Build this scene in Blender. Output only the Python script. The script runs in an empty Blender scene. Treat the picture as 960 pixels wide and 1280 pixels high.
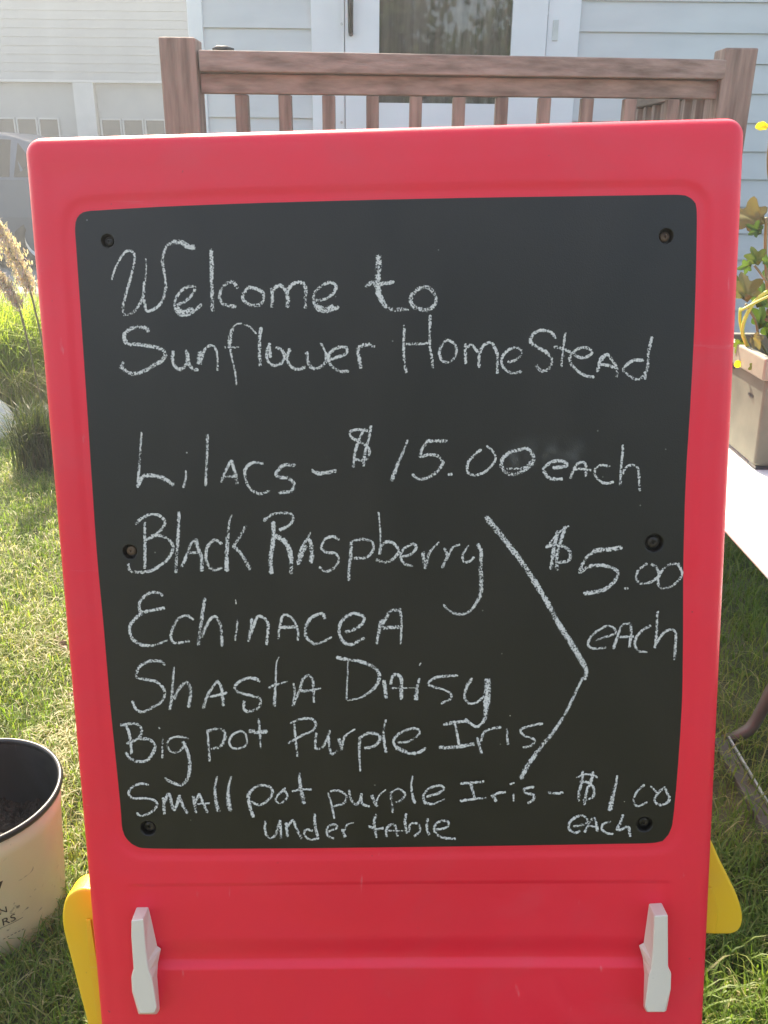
import bpy, bmesh, math, random
import numpy as np
from mathutils import Vector, Matrix
R = math.radians
rnd = random.Random(7)
npr = np.random.default_rng(11)
SC = bpy.context.scene
COL = SC.collection

# ---------------------------------------------------------------- camera
F_PX, W_PX, H_PX = 1100.0, 960, 1280          # focal length in pixels of the 960x1280 photograph
PITCH, ROLL = R(21.8), .011
CAM = Vector((0, 0, 1.2))
_R0 = Vector((1, 0, 0)); _D0 = Vector((0, -math.sin(PITCH), -math.cos(PITCH)))
FW = Vector((0, math.cos(PITCH), -math.sin(PITCH)))
RX = math.cos(ROLL)*_R0 - math.sin(ROLL)*_D0
DN = math.sin(ROLL)*_R0 + math.cos(ROLL)*_D0
cd = bpy.data.cameras.new('camera'); cam = bpy.data.objects.new('camera', cd); COL.objects.link(cam)
cd.sensor_width = 36; cd.sensor_fit = 'AUTO'; cd.lens = 36*F_PX/H_PX
cd.clip_start = .02; cd.clip_end = 3000
cam.matrix_world = Matrix(((RX.x, -DN.x, -FW.x, CAM.x), (RX.y, -DN.y, -FW.y, CAM.y), (RX.z, -DN.z, -FW.z, CAM.z), (0, 0, 0, 1)))
SC.camera = cam

# ---------------------------------------------------------------- light
SUN_EL, SUN_AZ = R(42), R(20)                # azimuth: to the left of straight ahead
w = bpy.data.worlds.new('World'); SC.world = w; w.use_nodes = True
nt = w.node_tree; bg = nt.nodes['Background']; sky = nt.nodes.new('ShaderNodeTexSky')
sky.sky_type = 'NISHITA'; sky.sun_disc = False; sky.sun_elevation = SUN_EL; sky.sun_rotation = -SUN_AZ
sky.air_density = 1.0; sky.dust_density = 2.0; sky.ozone_density = 1.0
nt.links.new(sky.outputs[0], bg.inputs[0]); bg.inputs[1].default_value = .10
sl = bpy.data.lights.new('sun', 'SUN'); so = bpy.data.objects.new('sun', sl); COL.objects.link(so)
sl.energy = 3.0; sl.angle = R(.5); sl.color = (1, .95, .87)
SDIR = Vector((-math.sin(SUN_AZ)*math.cos(SUN_EL), math.cos(SUN_AZ)*math.cos(SUN_EL), math.sin(SUN_EL)))
so.rotation_euler = SDIR.to_track_quat('Z', 'Y').to_euler()
so.location = SDIR*30
SC.view_settings.view_transform = 'Standard'; SC.view_settings.look = 'None'
SC.view_settings.exposure = 2.6; SC.view_settings.use_white_balance = True; SC.view_settings.white_balance_temperature = 7900; SC.view_settings.white_balance_tint = 10; SC.view_settings.gamma = 1.0; SC.view_settings.use_curve_mapping = False
SC.render.engine = 'CYCLES'
SC.cycles.use_denoising = True
SC.cycles.max_bounces = 8; SC.cycles.volume_bounces = 0; SC.cycles.transparent_max_bounces = 16
SC.cycles.sample_clamp_indirect = 8

# ---------------------------------------------------------------- helpers: rays
def ray(x, y):
    a = (x-W_PX/2)/F_PX; b = (y-H_PX/2)/F_PX
    return FW + a*RX + b*DN
def atY(x, y, Y):                             # point of a pixel's ray on the vertical plane Y
    d = ray(x, y); return CAM + d*(Y/d.y)
def atZ(x, y, z):
    d = ray(x, y); return CAM + d*((z-CAM.z)/d.z)

# ---------------------------------------------------------------- helpers: materials
def newmat(name):
    m = bpy.data.materials.new(name); m.use_nodes = True
    return m, m.node_tree, m.node_tree.nodes['Principled BSDF']
def N(nt, t, **k):
    n = nt.nodes.new(t)
    for a, b in k.items():
        if a.startswith('i_'): n.inputs[a[2:].replace('_', ' ')].default_value = b
        else: setattr(n, a, b)
    return n
def mat(name, c1, c2=None, rough=.6, scale=8, stretch=(1, 1, 1), bump=0, bscale=None, metal=0, detail=6, spec=.5, bdist=.002, coat=0, lo=.35, hi=.65):
    m, nt, p = newmat(name); L = nt.links.new
    p.inputs['Roughness'].default_value = rough; p.inputs['Metallic'].default_value = metal
    p.inputs['Specular IOR Level'].default_value = spec; p.inputs['Coat Weight'].default_value = coat
    tc = N(nt, 'ShaderNodeTexCoord'); mp = N(nt, 'ShaderNodeMapping'); mp.inputs['Scale'].default_value = stretch
    L(tc.outputs['Object'], mp.inputs['Vector'])
    if c2 is None: p.inputs['Base Color'].default_value = (*c1, 1)
    else:
        n = N(nt, 'ShaderNodeTexNoise', i_Scale=scale, i_Detail=detail); L(mp.outputs[0], n.inputs['Vector'])
        r = N(nt, 'ShaderNodeValToRGB'); r.color_ramp.elements[0].position = lo; r.color_ramp.elements[1].position = hi
        r.color_ramp.elements[0].color = (*c1, 1); r.color_ramp.elements[1].color = (*c2, 1)
        L(n.outputs['Fac'], r.inputs[0]); L(r.outputs[0], p.inputs['Base Color'])
    if bump:
        n2 = N(nt, 'ShaderNodeTexNoise', i_Scale=bscale or scale*4, i_Detail=5.0); L(mp.outputs[0], n2.inputs['Vector'])
        b = N(nt, 'ShaderNodeBump', i_Strength=bump, i_Distance=bdist); L(n2.outputs['Fac'], b.inputs['Height']); L(b.outputs[0], p.inputs['Normal'])
    return m
def leafmat(name, cols, trans=.45, rough=.5):
    """leaf / blade material: colour varies with the per-blade attribute 'tint'"""
    m, nt, p = newmat(name); L = nt.links.new
    at = N(nt, 'ShaderNodeAttribute', attribute_name='tint')
    r = N(nt, 'ShaderNodeValToRGB'); cr = r.color_ramp
    while len(cr.elements) < len(cols): cr.elements.new(.5)
    for i, c in enumerate(cols):
        cr.elements[i].position = i/(len(cols)-1); cr.elements[i].color = (*c, 1)
    L(at.outputs['Fac'], r.inputs[0]); L(r.outputs[0], p.inputs['Base Color'])
    p.inputs['Roughness'].default_value = rough; p.inputs['Specular IOR Level'].default_value = .35
    tr = N(nt, 'ShaderNodeBsdfTranslucent'); g = N(nt, 'ShaderNodeMixRGB', blend_type='MULTIPLY'); g.inputs[0].default_value = 1
    g.inputs[2].default_value = (1.6, 1.7, .8, 1); L(r.outputs[0], g.inputs[1]); L(g.outputs[0], tr.inputs[0])
    mx = N(nt, 'ShaderNodeMixShader'); mx.inputs[0].default_value = trans
    L(p.outputs[0], mx.inputs[1]); L(tr.outputs[0], mx.inputs[2]); L(mx.outputs[0], nt.nodes['Material Output'].inputs[0])
    return m

# ---------------------------------------------------------------- helpers: objects
def thing(name, label, cat, loc=(0, 0, 0), group=None):
    o = bpy.data.objects.new(name, None); COL.objects.link(o); o.location = loc; o.empty_display_size = .1
    o['label'] = label; o['category'] = cat
    if group: o['group'] = group
    return o
def root_loc(p):
    while p and p.parent: p = p.parent
    return Vector(p.location) if p else Vector((0, 0, 0))
def mesh(name, V, Fc, m, parent=None, smooth=False, kind=None, label=None, bevel=0, bseg=2):
    """V in world coordinates; stored relative to the thing's own location"""
    o0 = root_loc(parent)
    me = bpy.data.meshes.new(name)
    me.from_pydata([tuple(Vector(v)-o0) for v in V], [], Fc); me.update()
    o = bpy.data.objects.new(name, me); COL.objects.link(o)
    for mm in (m if isinstance(m, (list, tuple)) else [m]): me.materials.append(mm)
    if parent: o.parent = parent
    if smooth: me.polygons.foreach_set('use_smooth', [True]*len(me.polygons))
    if kind: o['kind'] = kind
    if label: o['label'] = label
    if bevel:
        b = o.modifiers.new('bevel', 'BEVEL'); b.width = bevel; b.segments = bseg; b.limit_method = 'ANGLE'; b.angle_limit = R(35)
        b.harden_normals = False
    return o
def setp(o, label=None, cat=None, group=None, kind=None):
    for k, v in (('label', label), ('category', cat), ('group', group), ('kind', kind)):
        if v: o[k] = v
    return o
BOXF = [(0, 3, 2, 1), (4, 5, 6, 7), (0, 1, 5, 4), (1, 2, 6, 5), (2, 3, 7, 6), (3, 0, 4, 7)]
def boxv(x0, x1, y0, y1, z0, z1):
    return [(x0, y0, z0), (x1, y0, z0), (x1, y1, z0), (x0, y1, z0), (x0, y0, z1), (x1, y0, z1), (x1, y1, z1), (x0, y1, z1)]
def box(name, x0, x1, y0, y1, z0, z1, m, parent=None, bevel=0, **k):
    return mesh(name, boxv(x0, x1, y0, y1, z0, z1), BOXF, m, parent, bevel=bevel, **k)
def bar(a, b, w, h, up=Vector((0, 0, 1))):
    """box of section w x h from a to b -> verts"""
    a, b = Vector(a), Vector(b); d = (b-a).normalized(); s = d.cross(up).normalized(); u = s.cross(d)
    q = [(-s*w/2-u*h/2), (s*w/2-u*h/2), (s*w/2+u*h/2), (-s*w/2+u*h/2)]
    return [a+i for i in q]+[b+i for i in q]
BARF = [(0, 3, 2, 1), (4, 5, 6, 7), (0, 1, 5, 4), (1, 2, 6, 5), (2, 3, 7, 6), (3, 0, 4, 7)]
def tube(pts, rads, seg=10):
    pts = [Vector(p) for p in pts]
    if not isinstance(rads, (list, tuple)): rads = [rads]*len(pts)
    V, Fc = [], []; up = Vector((.13, .21, 1)).normalized()
    for i, p in enumerate(pts):
        t = (pts[min(i+1, len(pts)-1)]-pts[max(i-1, 0)]).normalized()
        s = t.cross(up)
        if s.length < .05: s = t.cross(Vector((1, 0, 0)))
        s.normalize(); u = s.cross(t)
        for k in range(seg):
            a = 2*math.pi*k/seg; V.append(p+(s*math.cos(a)+u*math.sin(a))*rads[i])
    for i in range(len(pts)-1):
        for k in range(seg):
            Fc.append((i*seg+k, i*seg+(k+1) % seg, (i+1)*seg+(k+1) % seg, (i+1)*seg+k))
    Fc.append(tuple(range(seg))[::-1]); Fc.append(tuple((len(pts)-1)*seg+k for k in range(seg)))
    return V, Fc
def smooth_path(P, step):
    """Catmull-Rom through P (2D/3D tuples), resampled about every step"""
    P = [Vector(p) for p in P]
    if len(P) == 2: ctrl = [P[0]+(P[0]-P[1])]+P+[P[1]+(P[1]-P[0])]
    else: ctrl = [2*P[0]-P[1]]+P+[2*P[-1]-P[-2]]
    out = []
    for i in range(1, len(ctrl)-2):
        p0, p1, p2, p3 = ctrl[i-1:i+3]; n = max(2, int((p2-p1).length/step))
        for k in range(n):
            t = k/n
            out.append(.5*((2*p1)+(p2-p0)*t+(2*p0-5*p1+4*p2-p3)*t*t+(3*p1-p0-3*p2+p3)*t**3))
    out.append(P[-1]); return out
def fastmesh(name, V, Fc_sizes, Fc_idx, m, parent=None, tint=None, kind=None, smooth=True):
    """numpy arrays -> mesh; Fc_sizes: loops per face"""
    me = bpy.data.meshes.new(name); nv = len(V)
    if parent: V = V-np.array(root_loc(parent))
    me.vertices.add(nv); me.vertices.foreach_set('co', np.ascontiguousarray(V, dtype=np.float32).ravel())
    me.loops.add(len(Fc_idx)); me.loops.foreach_set('vertex_index', np.ascontiguousarray(Fc_idx, dtype=np.int32))
    me.polygons.add(len(Fc_sizes)); st = np.concatenate([[0], np.cumsum(Fc_sizes)[:-1]]).astype(np.int32)
    me.polygons.foreach_set('loop_start', st)
    me.update(calc_edges=True)
    if smooth: me.polygons.foreach_set('use_smooth', np.ones(len(Fc_sizes), dtype=bool))
    if tint is not None:
        a = me.attributes.new('tint', 'FLOAT', 'POINT'); a.data.foreach_set('value', np.ascontiguousarray(tint, dtype=np.float32))
    me.materials.append(m)
    o = bpy.data.objects.new(name, me); COL.objects.link(o)
    if parent: o.parent = parent
    if kind: o['kind'] = kind
    return o
def blades(P, L, Wd, lean, az, tint, curl=1.0):
    """curved tapering blades: quad + quad + triangle each; arrays of length n"""
    n = len(P); s = np.stack([-np.sin(az), np.cos(az), np.zeros(n)], 1); d = np.stack([np.cos(az), np.sin(az), np.zeros(n)], 1)
    ring = []
    for t, wf in ((0, .8), (.4, 1), (.75, .7)):
        c = P+d*(lean*L*t**(1+curl))[:, None]; c[:, 2] += L*t*(1-.25*lean*t)
        ring += [c-s*(Wd*wf/2)[:, None], c+s*(Wd*wf/2)[:, None]]
    c = P+d*(lean*L)[:, None]; c[:, 2] += L*(1-.45*lean)
    ring.append(c)
    V = np.stack(ring, 1).reshape(-1, 3); b = np.arange(n)[:, None]*7
    idx = (b+np.array([[0, 1, 3, 2, 2, 3, 5, 4, 4, 5, 6]])).ravel()
    return V, np.tile([4, 4, 3], n), idx, np.repeat(tint, 7)
VEIL_DENSITY = 0.009  # density of the added veil that imitates lens glare

# ---------------------------------------------------------------- materials
M = {}
M['wood'] = mat('weathered_wood', (.13, .09, .072), (.31, .23, .19), rough=.8, scale=11, stretch=(5, 5, .5), detail=10, lo=.3, hi=.7, bump=.7, bscale=26, bdist=.003)
M['woodx'] = mat('weathered_rail_wood', (.13, .09, .072), (.31, .235, .20), rough=.8, scale=11, stretch=(.5, 5, 5), detail=10, lo=.3, hi=.7, bump=.7, bscale=26, bdist=.003)
M['woody'] = mat('deck_wood', (.12, .09, .07), (.22, .17, .13), rough=.8, scale=5, stretch=(6, .7, 6), bump=.5, bscale=16, bdist=.003)
M['siding'] = mat('painted_siding', (.52, .54, .55), (.58, .595, .60), rough=.55, scale=3, stretch=(1, 1, 3), bump=.15, bscale=40)
M['trim'] = mat('painted_trim', (.66, .68, .70), (.72, .74, .76), rough=.45, scale=4, bump=.1, bscale=50)
M['garage'] = mat('garage_siding', (.24, .255, .265), (.28, .295, .305), rough=.6, scale=2)
M['gdoor'] = mat('garage_door_paint', (.22, .235, .245), (.25, .265, .275), rough=.5, scale=2)
M['gtrim'] = mat('garage_trim', (.33, .345, .355), (.38, .395, .405), rough=.5, scale=3)
M['gwin'] = mat('garage_window_glass', (.05, .055, .06), rough=.12, spec=.4)
M['roof'] = mat('roof_shingle', (.07, .07, .075), (.13, .125, .12), rough=.9, scale=20, bump=.6)
M['concrete'] = mat('concrete', (.33, .32, .30), (.44, .43, .40), rough=.85, scale=5, bump=.4)
M['black_metal'] = mat('black_metal', (.03, .03, .033), rough=.4)
M['steel'] = mat('steel', (.45, .45, .45), (.55, .55, .55), rough=.35, scale=20, metal=.8)
M['soil'] = mat('dark_soil', (.022, .016, .011), (.06, .042, .028), rough=.95, scale=60, bump=1, bdist=.01)

# ---------------------------------------------------------------- ground
def ground_mat():
    m, nt, p = newmat('lawn_soil'); L = nt.links.new
    tc = N(nt, 'ShaderNodeTexCoord')
    a = N(nt, 'ShaderNodeTexNoise', i_Scale=2.2, i_Detail=6.0); L(tc.outputs['Object'], a.inputs['Vector'])
    b = N(nt, 'ShaderNodeTexNoise', i_Scale=160.0, i_Detail=4.0); L(tc.outputs['Object'], b.inputs['Vector'])
    mx = N(nt, 'ShaderNodeMath', operation='MULTIPLY_ADD'); L(b.outputs['Fac'], mx.inputs[0]); mx.inputs[1].default_value = .55; L(a.outputs['Fac'], mx.inputs[2])
    r = N(nt, 'ShaderNodeValToRGB'); e = r.color_ramp.elements
    e[0].position = .6; e[0].color = (.035, .04, .015, 1); e[1].position = .95; e[1].color = (.17, .15, .085, 1)
    x = e.new(.78); x.color = (.08, .10, .032, 1)
    L(mx.outputs[0], r.inputs[0]); L(r.outputs[0], p.inputs['Base Color']); p.inputs['Roughness'].default_value = .95
    bp = N(nt, 'ShaderNodeBump', i_Strength=1.0, i_Distance=.012); L(b.outputs['Fac'], bp.inputs['Height']); L(bp.outputs[0], p.inputs['Normal'])
    return m
M['lawn'] = ground_mat()
g = mesh('ground', [(-900, -900, 0), (900, -900, 0), (900, 900, 0), (-900, 900, 0)], [(0, 1, 2, 3)], M['lawn'], kind='structure')
M['asphalt'] = mat('driveway_asphalt', (.13, .13, .135), (.20, .20, .20), rough=.9, scale=30, bump=.5)
mesh('driveway', [(-30, 8.4, .004), (14, 8.4, .004), (14, 14.3, .004), (-30, 14.3, .004)], [(0, 1, 2, 3)], M['asphalt'], kind='structure')

# ---------------------------------------------------------------- house
HY = 4.5                                      # plane of the house front
LAP = .123
def lap_v(x0, x1, Y, z, h, t=.012):
    """one clapboard: thick bottom edge, thin top, real overlap"""
    return [(x0, Y-t, z), (x1, Y-t, z), (x1, Y, z), (x0, Y, z), (x0, Y-.002, z+h+.012), (x1, Y-.002, z+h+.012), (x1, Y, z+h+.012), (x0, Y, z+h+.012)]
house = thing('house', 'pale blue-grey clapboard house with white storm door behind the deck', 'house', (1.6, HY, 0))
xc = atY(245, 90, HY).x
x255 = atY(256, 60, HY).x; x388 = atY(390, 60, HY).x; x432 = atY(432, 60, HY).x; x722 = atY(721, 60, HY).x
x474 = atY(474, 60, HY).x; x637 = atY(637, 60, HY).x; x680 = atY(680, 60, HY).x
zline = atY(840, 41, HY).z                   # a visible lap line
XR = 6.2
z0 = zline-LAP*12
z = z0
while z < .3: z += LAP
EAVE = 2.92
box('foundation', xc+.03, XR-.03, HY+.03, HY+6, 0, z, M['concrete'], house)
shared = {}
def lap(x0, x1, Y, z, h, m, parent, t=.012):
    key = (round(x1-x0, 4), h, m.name)
    o0 = root_loc(parent)
    if key not in shared:
        me = bpy.data.meshes.new('siding_board'); me.from_pydata([(v[0], v[1], v[2]) for v in lap_v(0, x1-x0, 0, 0, h, t)], [], BOXF); me.update(); me.materials.append(m); shared[key] = me
    o = bpy.data.objects.new('siding_board', shared[key]); COL.objects.link(o); o.parent = parent
    o.location = (x0-o0.x, Y-o0.y, z-o0.z)
while z < EAVE-.05:
    lap(x722, XR-.09, HY, z, LAP, M['siding'], house); lap(x255, x388, HY, z, LAP, M['siding'], house); z += LAP
ztop = z
box('wall', xc+.02, XR-.02, HY+.004, HY+6, .3, ztop, M['siding'], house)
box('corner_board', xc-.02, x255, HY-.022, HY+.08, .3, ztop, M['trim'], house, bevel=.002)
box('corner_board', XR-.09, XR+.02, HY-.022, HY+.08, .3, ztop, M['trim'], house, bevel=.002)
# door casing and storm door
DZ0, DZ1 = .62, 2.72
box('door_casing', x388, x432-.004, HY-.03, HY+.05, DZ0, DZ1+.09, M['trim'], house, bevel=.002)
box('door_casing', x680+.004, x722, HY-.03, HY+.05, DZ0, DZ1+.09, M['trim'], house, bevel=.002)
box('door_casing', x432-.004, x680+.004, HY-.03, HY+.05, DZ1+.004, DZ1+.09, M['trim'], house, bevel=.002)
zg = atY(555, 130, HY).z
door = mesh('storm_door', boxv(x432, x474, HY-.045, HY-.012, DZ0+.01, DZ1)+boxv(x637, x680, HY-.045, HY-.012, DZ0+.01, DZ1)
            + boxv(x474, x637, HY-.045, HY-.012, DZ0+.01, zg)+boxv(x474, x637, HY-.045, HY-.012, DZ1-.13, DZ1),
            [tuple(i+8*k for i in f) for k in range(4) for f in BOXF], M['trim'], house)
m, nt_, p = newmat('door_glass'); p.inputs['Base Color'].default_value = (.9, .92, .92, 1); p.inputs['Roughness'].default_value = .02
p.inputs['Transmission Weight'].default_value = 1; p.inputs['IOR'].default_value = 1.5; M['glass'] = m
box('glass', x474-.004, x637+.004, HY-.032, HY-.028, zg-.004, DZ1-.126, M['glass'], door)
M['door_reflection'] = mat('inner_door_reflection', (.03, .021, .017), (.20, .155, .13), rough=.6, scale=3, stretch=(9, 9, .6))
# brown inner door right behind the storm door, pale streaks paint mirrored trunks
box('inner_door', x432+.02, x680-.02, HY-.008, HY-.002, DZ0+.02, DZ1-.02, M['door_reflection'], house)
ha, hb = atY(438.5, 45, HY-.06), atY(440, -60, HY-.06)
V, Fc = tube([(ha.x, HY-.045, ha.z+.01), (ha.x, HY-.075, ha.z+.015), (ha.x, HY-.085, (ha.z+hb.z)/2), (hb.x, HY-.075, hb.z-.015), (hb.x, HY-.045, hb.z-.01)], [.011, .012, .014, .012, .011], 8)
mesh('handle', V, Fc, M['black_metal'], door, smooth=True)
for (x, y) in ((427, 30), (427, 153), (684, 17)):
    q = atY(x, y, HY-.03); V, Fc = tube([(q.x, HY-.036, q.z), (q.x, HY-.028, q.z)], .006, 8); mesh('screw', V, Fc, M['steel'], house)
qa, qb = atY(695, 28, HY-.03), atY(694, 48, HY-.03)
mesh('strike_plate', boxv(qa.x-.012, qa.x+.012, HY-.034, HY-.028, qb.z-.01, qa.z+.01), BOXF, M['steel'], house, bevel=.001)
# roof: low hip, boards of the soffit and fascia
box('fascia', xc-.17, XR+.17, HY-.22, HY-.19, ztop, ztop+.15, M['trim'], house)
box('soffit', xc-.17, XR+.17, HY-.19, HY+6.2, ztop, ztop+.02, M['trim'], house)
mesh('roof', [(xc-.18, HY-.24, ztop+.15), (XR+.18, HY-.24, ztop+.15), (XR+.18, HY+6.2, ztop+.15), (xc-.18, HY+6.2, ztop+.15), (xc+2.4, HY+3, ztop+1.35), (XR-2.4, HY+3, ztop+1.35)],
     [(0, 1, 5, 4), (1, 2, 5), (2, 3, 4, 5), (3, 0, 4), (3, 2, 1, 0)], M['roof'], house)

# ---------------------------------------------------------------- deck and railings
deck = thing('deck', 'weathered wooden deck platform in front of the storm door', 'deck', (.2, 3.6, 0))
pl = atY(233, 165, 2.46); pr = atY(908, 150, 2.70)     # bases of the visible parts of the two posts
XL, XRr = pl.x, pr.x
yl, yr = 2.46, 2.70
def ry(x): return yl+(yr-yl)*(x-XL)/(XRr-XL)
ztl = atY(330, 65, ry(atY(330, 65, 2.55).x)).z; 
yy = 2.62
bx = XL-.02
while bx < XRr+.05:
    y0b = ry(bx+.07)-.02
    o = box('deck_board', bx, bx+.137, y0b, HY-.05, .555, .593, M['woody'], deck, bevel=.003); bx += .143
for i, yj in enumerate((2.8, 3.4, 4.0)):
    box('joist', XL, XRr+.05, yj, yj+.04, .40, .553, M['woodx'], deck)
for (x, y) in ((XL+.1, 4.2), (XRr-.05, 4.2), (XL+.1, 3.1), (XRr-.05, 3.1)):
    box('support_post', x, x+.09, y, y+.09, -.02, .398, M['wood'], deck)
mesh('skirt_board', bar((XL-.02, ry(XL)+.0, .49), (XRr+.05, ry(XRr)+.0, .49), .03, .14), BARF, M['woodx'], deck)

rail = thing('deck_railing', 'brown wooden deck railing with square posts running behind the top of the sign', 'railing', (XL, yl, 0))
def post(parent, x, y, ztop, w=.089, name='post', tilt=0):
    h = w/2; V = boxv(x-h, x+h, y-h, y+h, -.02, ztop)
    V = [(v[0]+tilt*(v[2]), v[1], v[2]) for v in V]
    return mesh(name, V, BOXF, M['wood'], parent, bevel=.004)
zpl = atY(232, 49, 2.46).z; zpr = atY(920, 62, 2.70).z
post(rail, XL, yl, zpl); post(rail, XRr, yr, zpr)
ra = Vector((XL+.0445, yl-.0, 0)); rb = Vector((XRr-.0445, yr, 0))
z1a, z1b = atY(262, 65, yl).z, atY(885, 76.5, yr).z      # top of the rail at both ends
dirr = (rb-ra).normalized(); nrm = Vector((-dirr.y, dirr.x, 0))
hU = .047; hL = .045
def railbar(name, za, zb, off, th, h):
    a = ra+nrm*off; b = rb+nrm*off
    a.z, b.z = za-h/2, zb-h/2
    return mesh(name, bar(a, b, th, h), BARF, M['woodx'], rail, bevel=.003)
railbar('top_rail', z1a, z1b, -.012, .07, hU)
railbar('lower_rail', z1a-hU-.002, z1b-hU-.002, 0, .038, hL)
railbar('bottom_rail', .73, .73, 0, .038, .06)
bal = [303, 357, 411, 466, 519.5, 573.5, 627, 680, 733.5]
for i, px in enumerate(bal+[787, 840]):
    q = atY(px, 130, (yl+yr)/2)
    for _ in range(3): q = atY(px, 130, ry(q.x))
    tl = rnd.uniform(-.004, .004)
    zt = z1a+(z1b-z1a)*(q.x-XL)/(XRr-XL)-hU-hL-.004
    wv = .0165
    V = boxv(q.x-wv, q.x+wv, q.y-.016, q.y+.016, .732, zt)
    V = [(v[0]+tl*(v[2]-1.2), v[1], v[2]) for v in V]
    mesh('baluster', V, BOXF, M['wood'], rail, bevel=.002)
side = thing('side_railing', 'short wooden railing returning from the right post towards the house', 'railing', (XRr, 3.2, 0))
post(side, XRr+.01, 3.75, zpr-.06)
V = bar((XRr, yr+.05, z1b-.05), (XRr+.01, 3.70, z1b-.05), .07, .04); mesh('top_rail', V, BARF, M['woody'], side, bevel=.003)
V = bar((XRr, yr+.05, .73), (XRr+.01, 3.70, .73), .04, .06); mesh('bottom_rail', V, BARF, M['woody'], side, bevel=.003)
for k in range(8):
    y = yr+.14+k*.112
    mesh('baluster', boxv(XRr-.0165, XRr+.0165, y-.019, y+.019, .76, z1b-.072), BOXF, M['wood'], side, bevel=.002)
q = atY(277, 59, 2.47)
cl = thing('rail_hook', 'small dark metal hook lying on the top rail beside the left post', 'hook', (q.x, 2.47, z1a-.001))
V, Fc = tube([(q.x-.022, 2.47, z1a+.006), (q.x-.01, 2.468, z1a+.010), (q.x+.012, 2.472, z1a+.010), (q.x+.03, 2.47, z1a+.006)], [.004, .006, .0055, .004], 8)
mesh('hook', V, Fc, M['black_metal'], cl, smooth=True)
mesh('hook_plate', boxv(q.x-.02, q.x+.02, 2.458, 2.482, z1a-.001, z1a+.004), BOXF, M['black_metal'], cl)

# ---------------------------------------------------------------- garage
GY = 14.0
gar = thing('garage', 'pale grey two-door garage beyond the driveway', 'garage', (-6, GY, 0))
zh = atY(150, 104, GY).z                      # underside of the header
gx = lambda px: atY(px, 130, GY).x
GX0, GX1 = gx(105)-3.3, gx(105)+3.3
px0, px1 = gx(94), gx(119)
zz = zh+.03
while zz < 4.5:
    lap(GX0+.1, GX1-.1, GY, zz, .11, M['garage'], gar, .012); zz += .11
box('wall', GX0, GX1, GY+.006, GY+6, zh+.02, zz, M['garage'], gar)
box('wall', GX0+.02, GX0+.3, GY+.3, GY+5.9, .0, zh+.018, M['garage'], gar)
box('wall', GX1-.3, GX1-.02, GY+.3, GY+5.9, .0, zh+.018, M['garage'], gar)
box('pillar', px0, px1, GY-.03, GY+.25, 0, zh, M['gtrim'], gar)
box('header_board', GX0, GX1, GY-.035, GY+.004, zh+.002, zh+.035, M['gtrim'], gar)
DW = 2.5
box('pillar', px0-DW-.32, px0-DW-.004, GY-.03, GY+.25, 0, zh, M['trim'], gar)
box('pillar', px1+DW+.004, px1+DW+.32, GY-.03, GY+.25, 0, zh, M['trim'], gar)
zw = atY(150, 150, GY).z
def gdoor(x0, x1, first):
    d = box('garage_door', x0+.01, x1-.01, GY+.06, GY+.10, .01, zh-.004, M['gdoor'], gar)
    x = first; pitch = .323; ww = .265
    while x-pitch > x0+.04: x -= pitch
    while x+ww < x1-.04:
        fr = mesh('window_frame', boxv(x-.02, x, GY+.035, GY+.0598, zw-.46, zw+.02)+boxv(x+ww, x+ww+.02, GY+.035, GY+.0598, zw-.46, zw+.02)
                  + boxv(x, x+ww, GY+.035, GY+.0598, zw, zw+.02)+boxv(x, x+ww, GY+.035, GY+.0598, zw-.46, zw-.44), [tuple(i+8*k for i in f) for k in range(4) for f in BOXF], M['gtrim'], d)
        box('window_pane', x+.001, x+ww-.001, GY+.052, GY+.058, zw-.439, zw-.001, M['gwin'], d); x += pitch
    for k in range(3):
        zs = .05+k*.52
        if zs+.48 < zw-.5: box('door_panel', x0+.1, x1-.1, GY+.05, GY+.0598, zs, zs+.42, M['gdoor'], d, bevel=.006)
gdoor(px0-DW, px0-.002, gx(45.5)); gdoor(px1+.002, px1+DW, gx(124))
mesh('roof', [(GX0-.3, GY-.4, zz-.02), (GX1+.3, GY-.4, zz-.02), (GX1+.3, GY+6.3, zz-.02), (GX0-.3, GY+6.3, zz-.02), (GX0-.3, GY+3, zz+1.8), (GX1+.3, GY+3, zz+1.8)],
     [(0, 1, 5, 4), (1, 2, 5), (2, 3, 4, 5), (3, 0, 4), (3, 2, 1, 0)], M['roof'], gar)

# ---------------------------------------------------------------- car
CY = 10.2
car = thing('parked_car', 'dark blue-grey sedan parked on the driveway in front of the garage', 'car', (-5.5, CY+.87, 0))
M['carpaint'] = mat('dark_blue_car_paint', (.022, .05, .09), rough=.45, coat=.05)
M['tyre'] = mat('tyre_rubber', (.02, .02, .02), rough=.85); M['rim'] = mat('wheel_rim', (.4, .41, .42), rough=.3, metal=.8)
XW = atY(52, 300, CY).x                       # rear wheel centre
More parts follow.
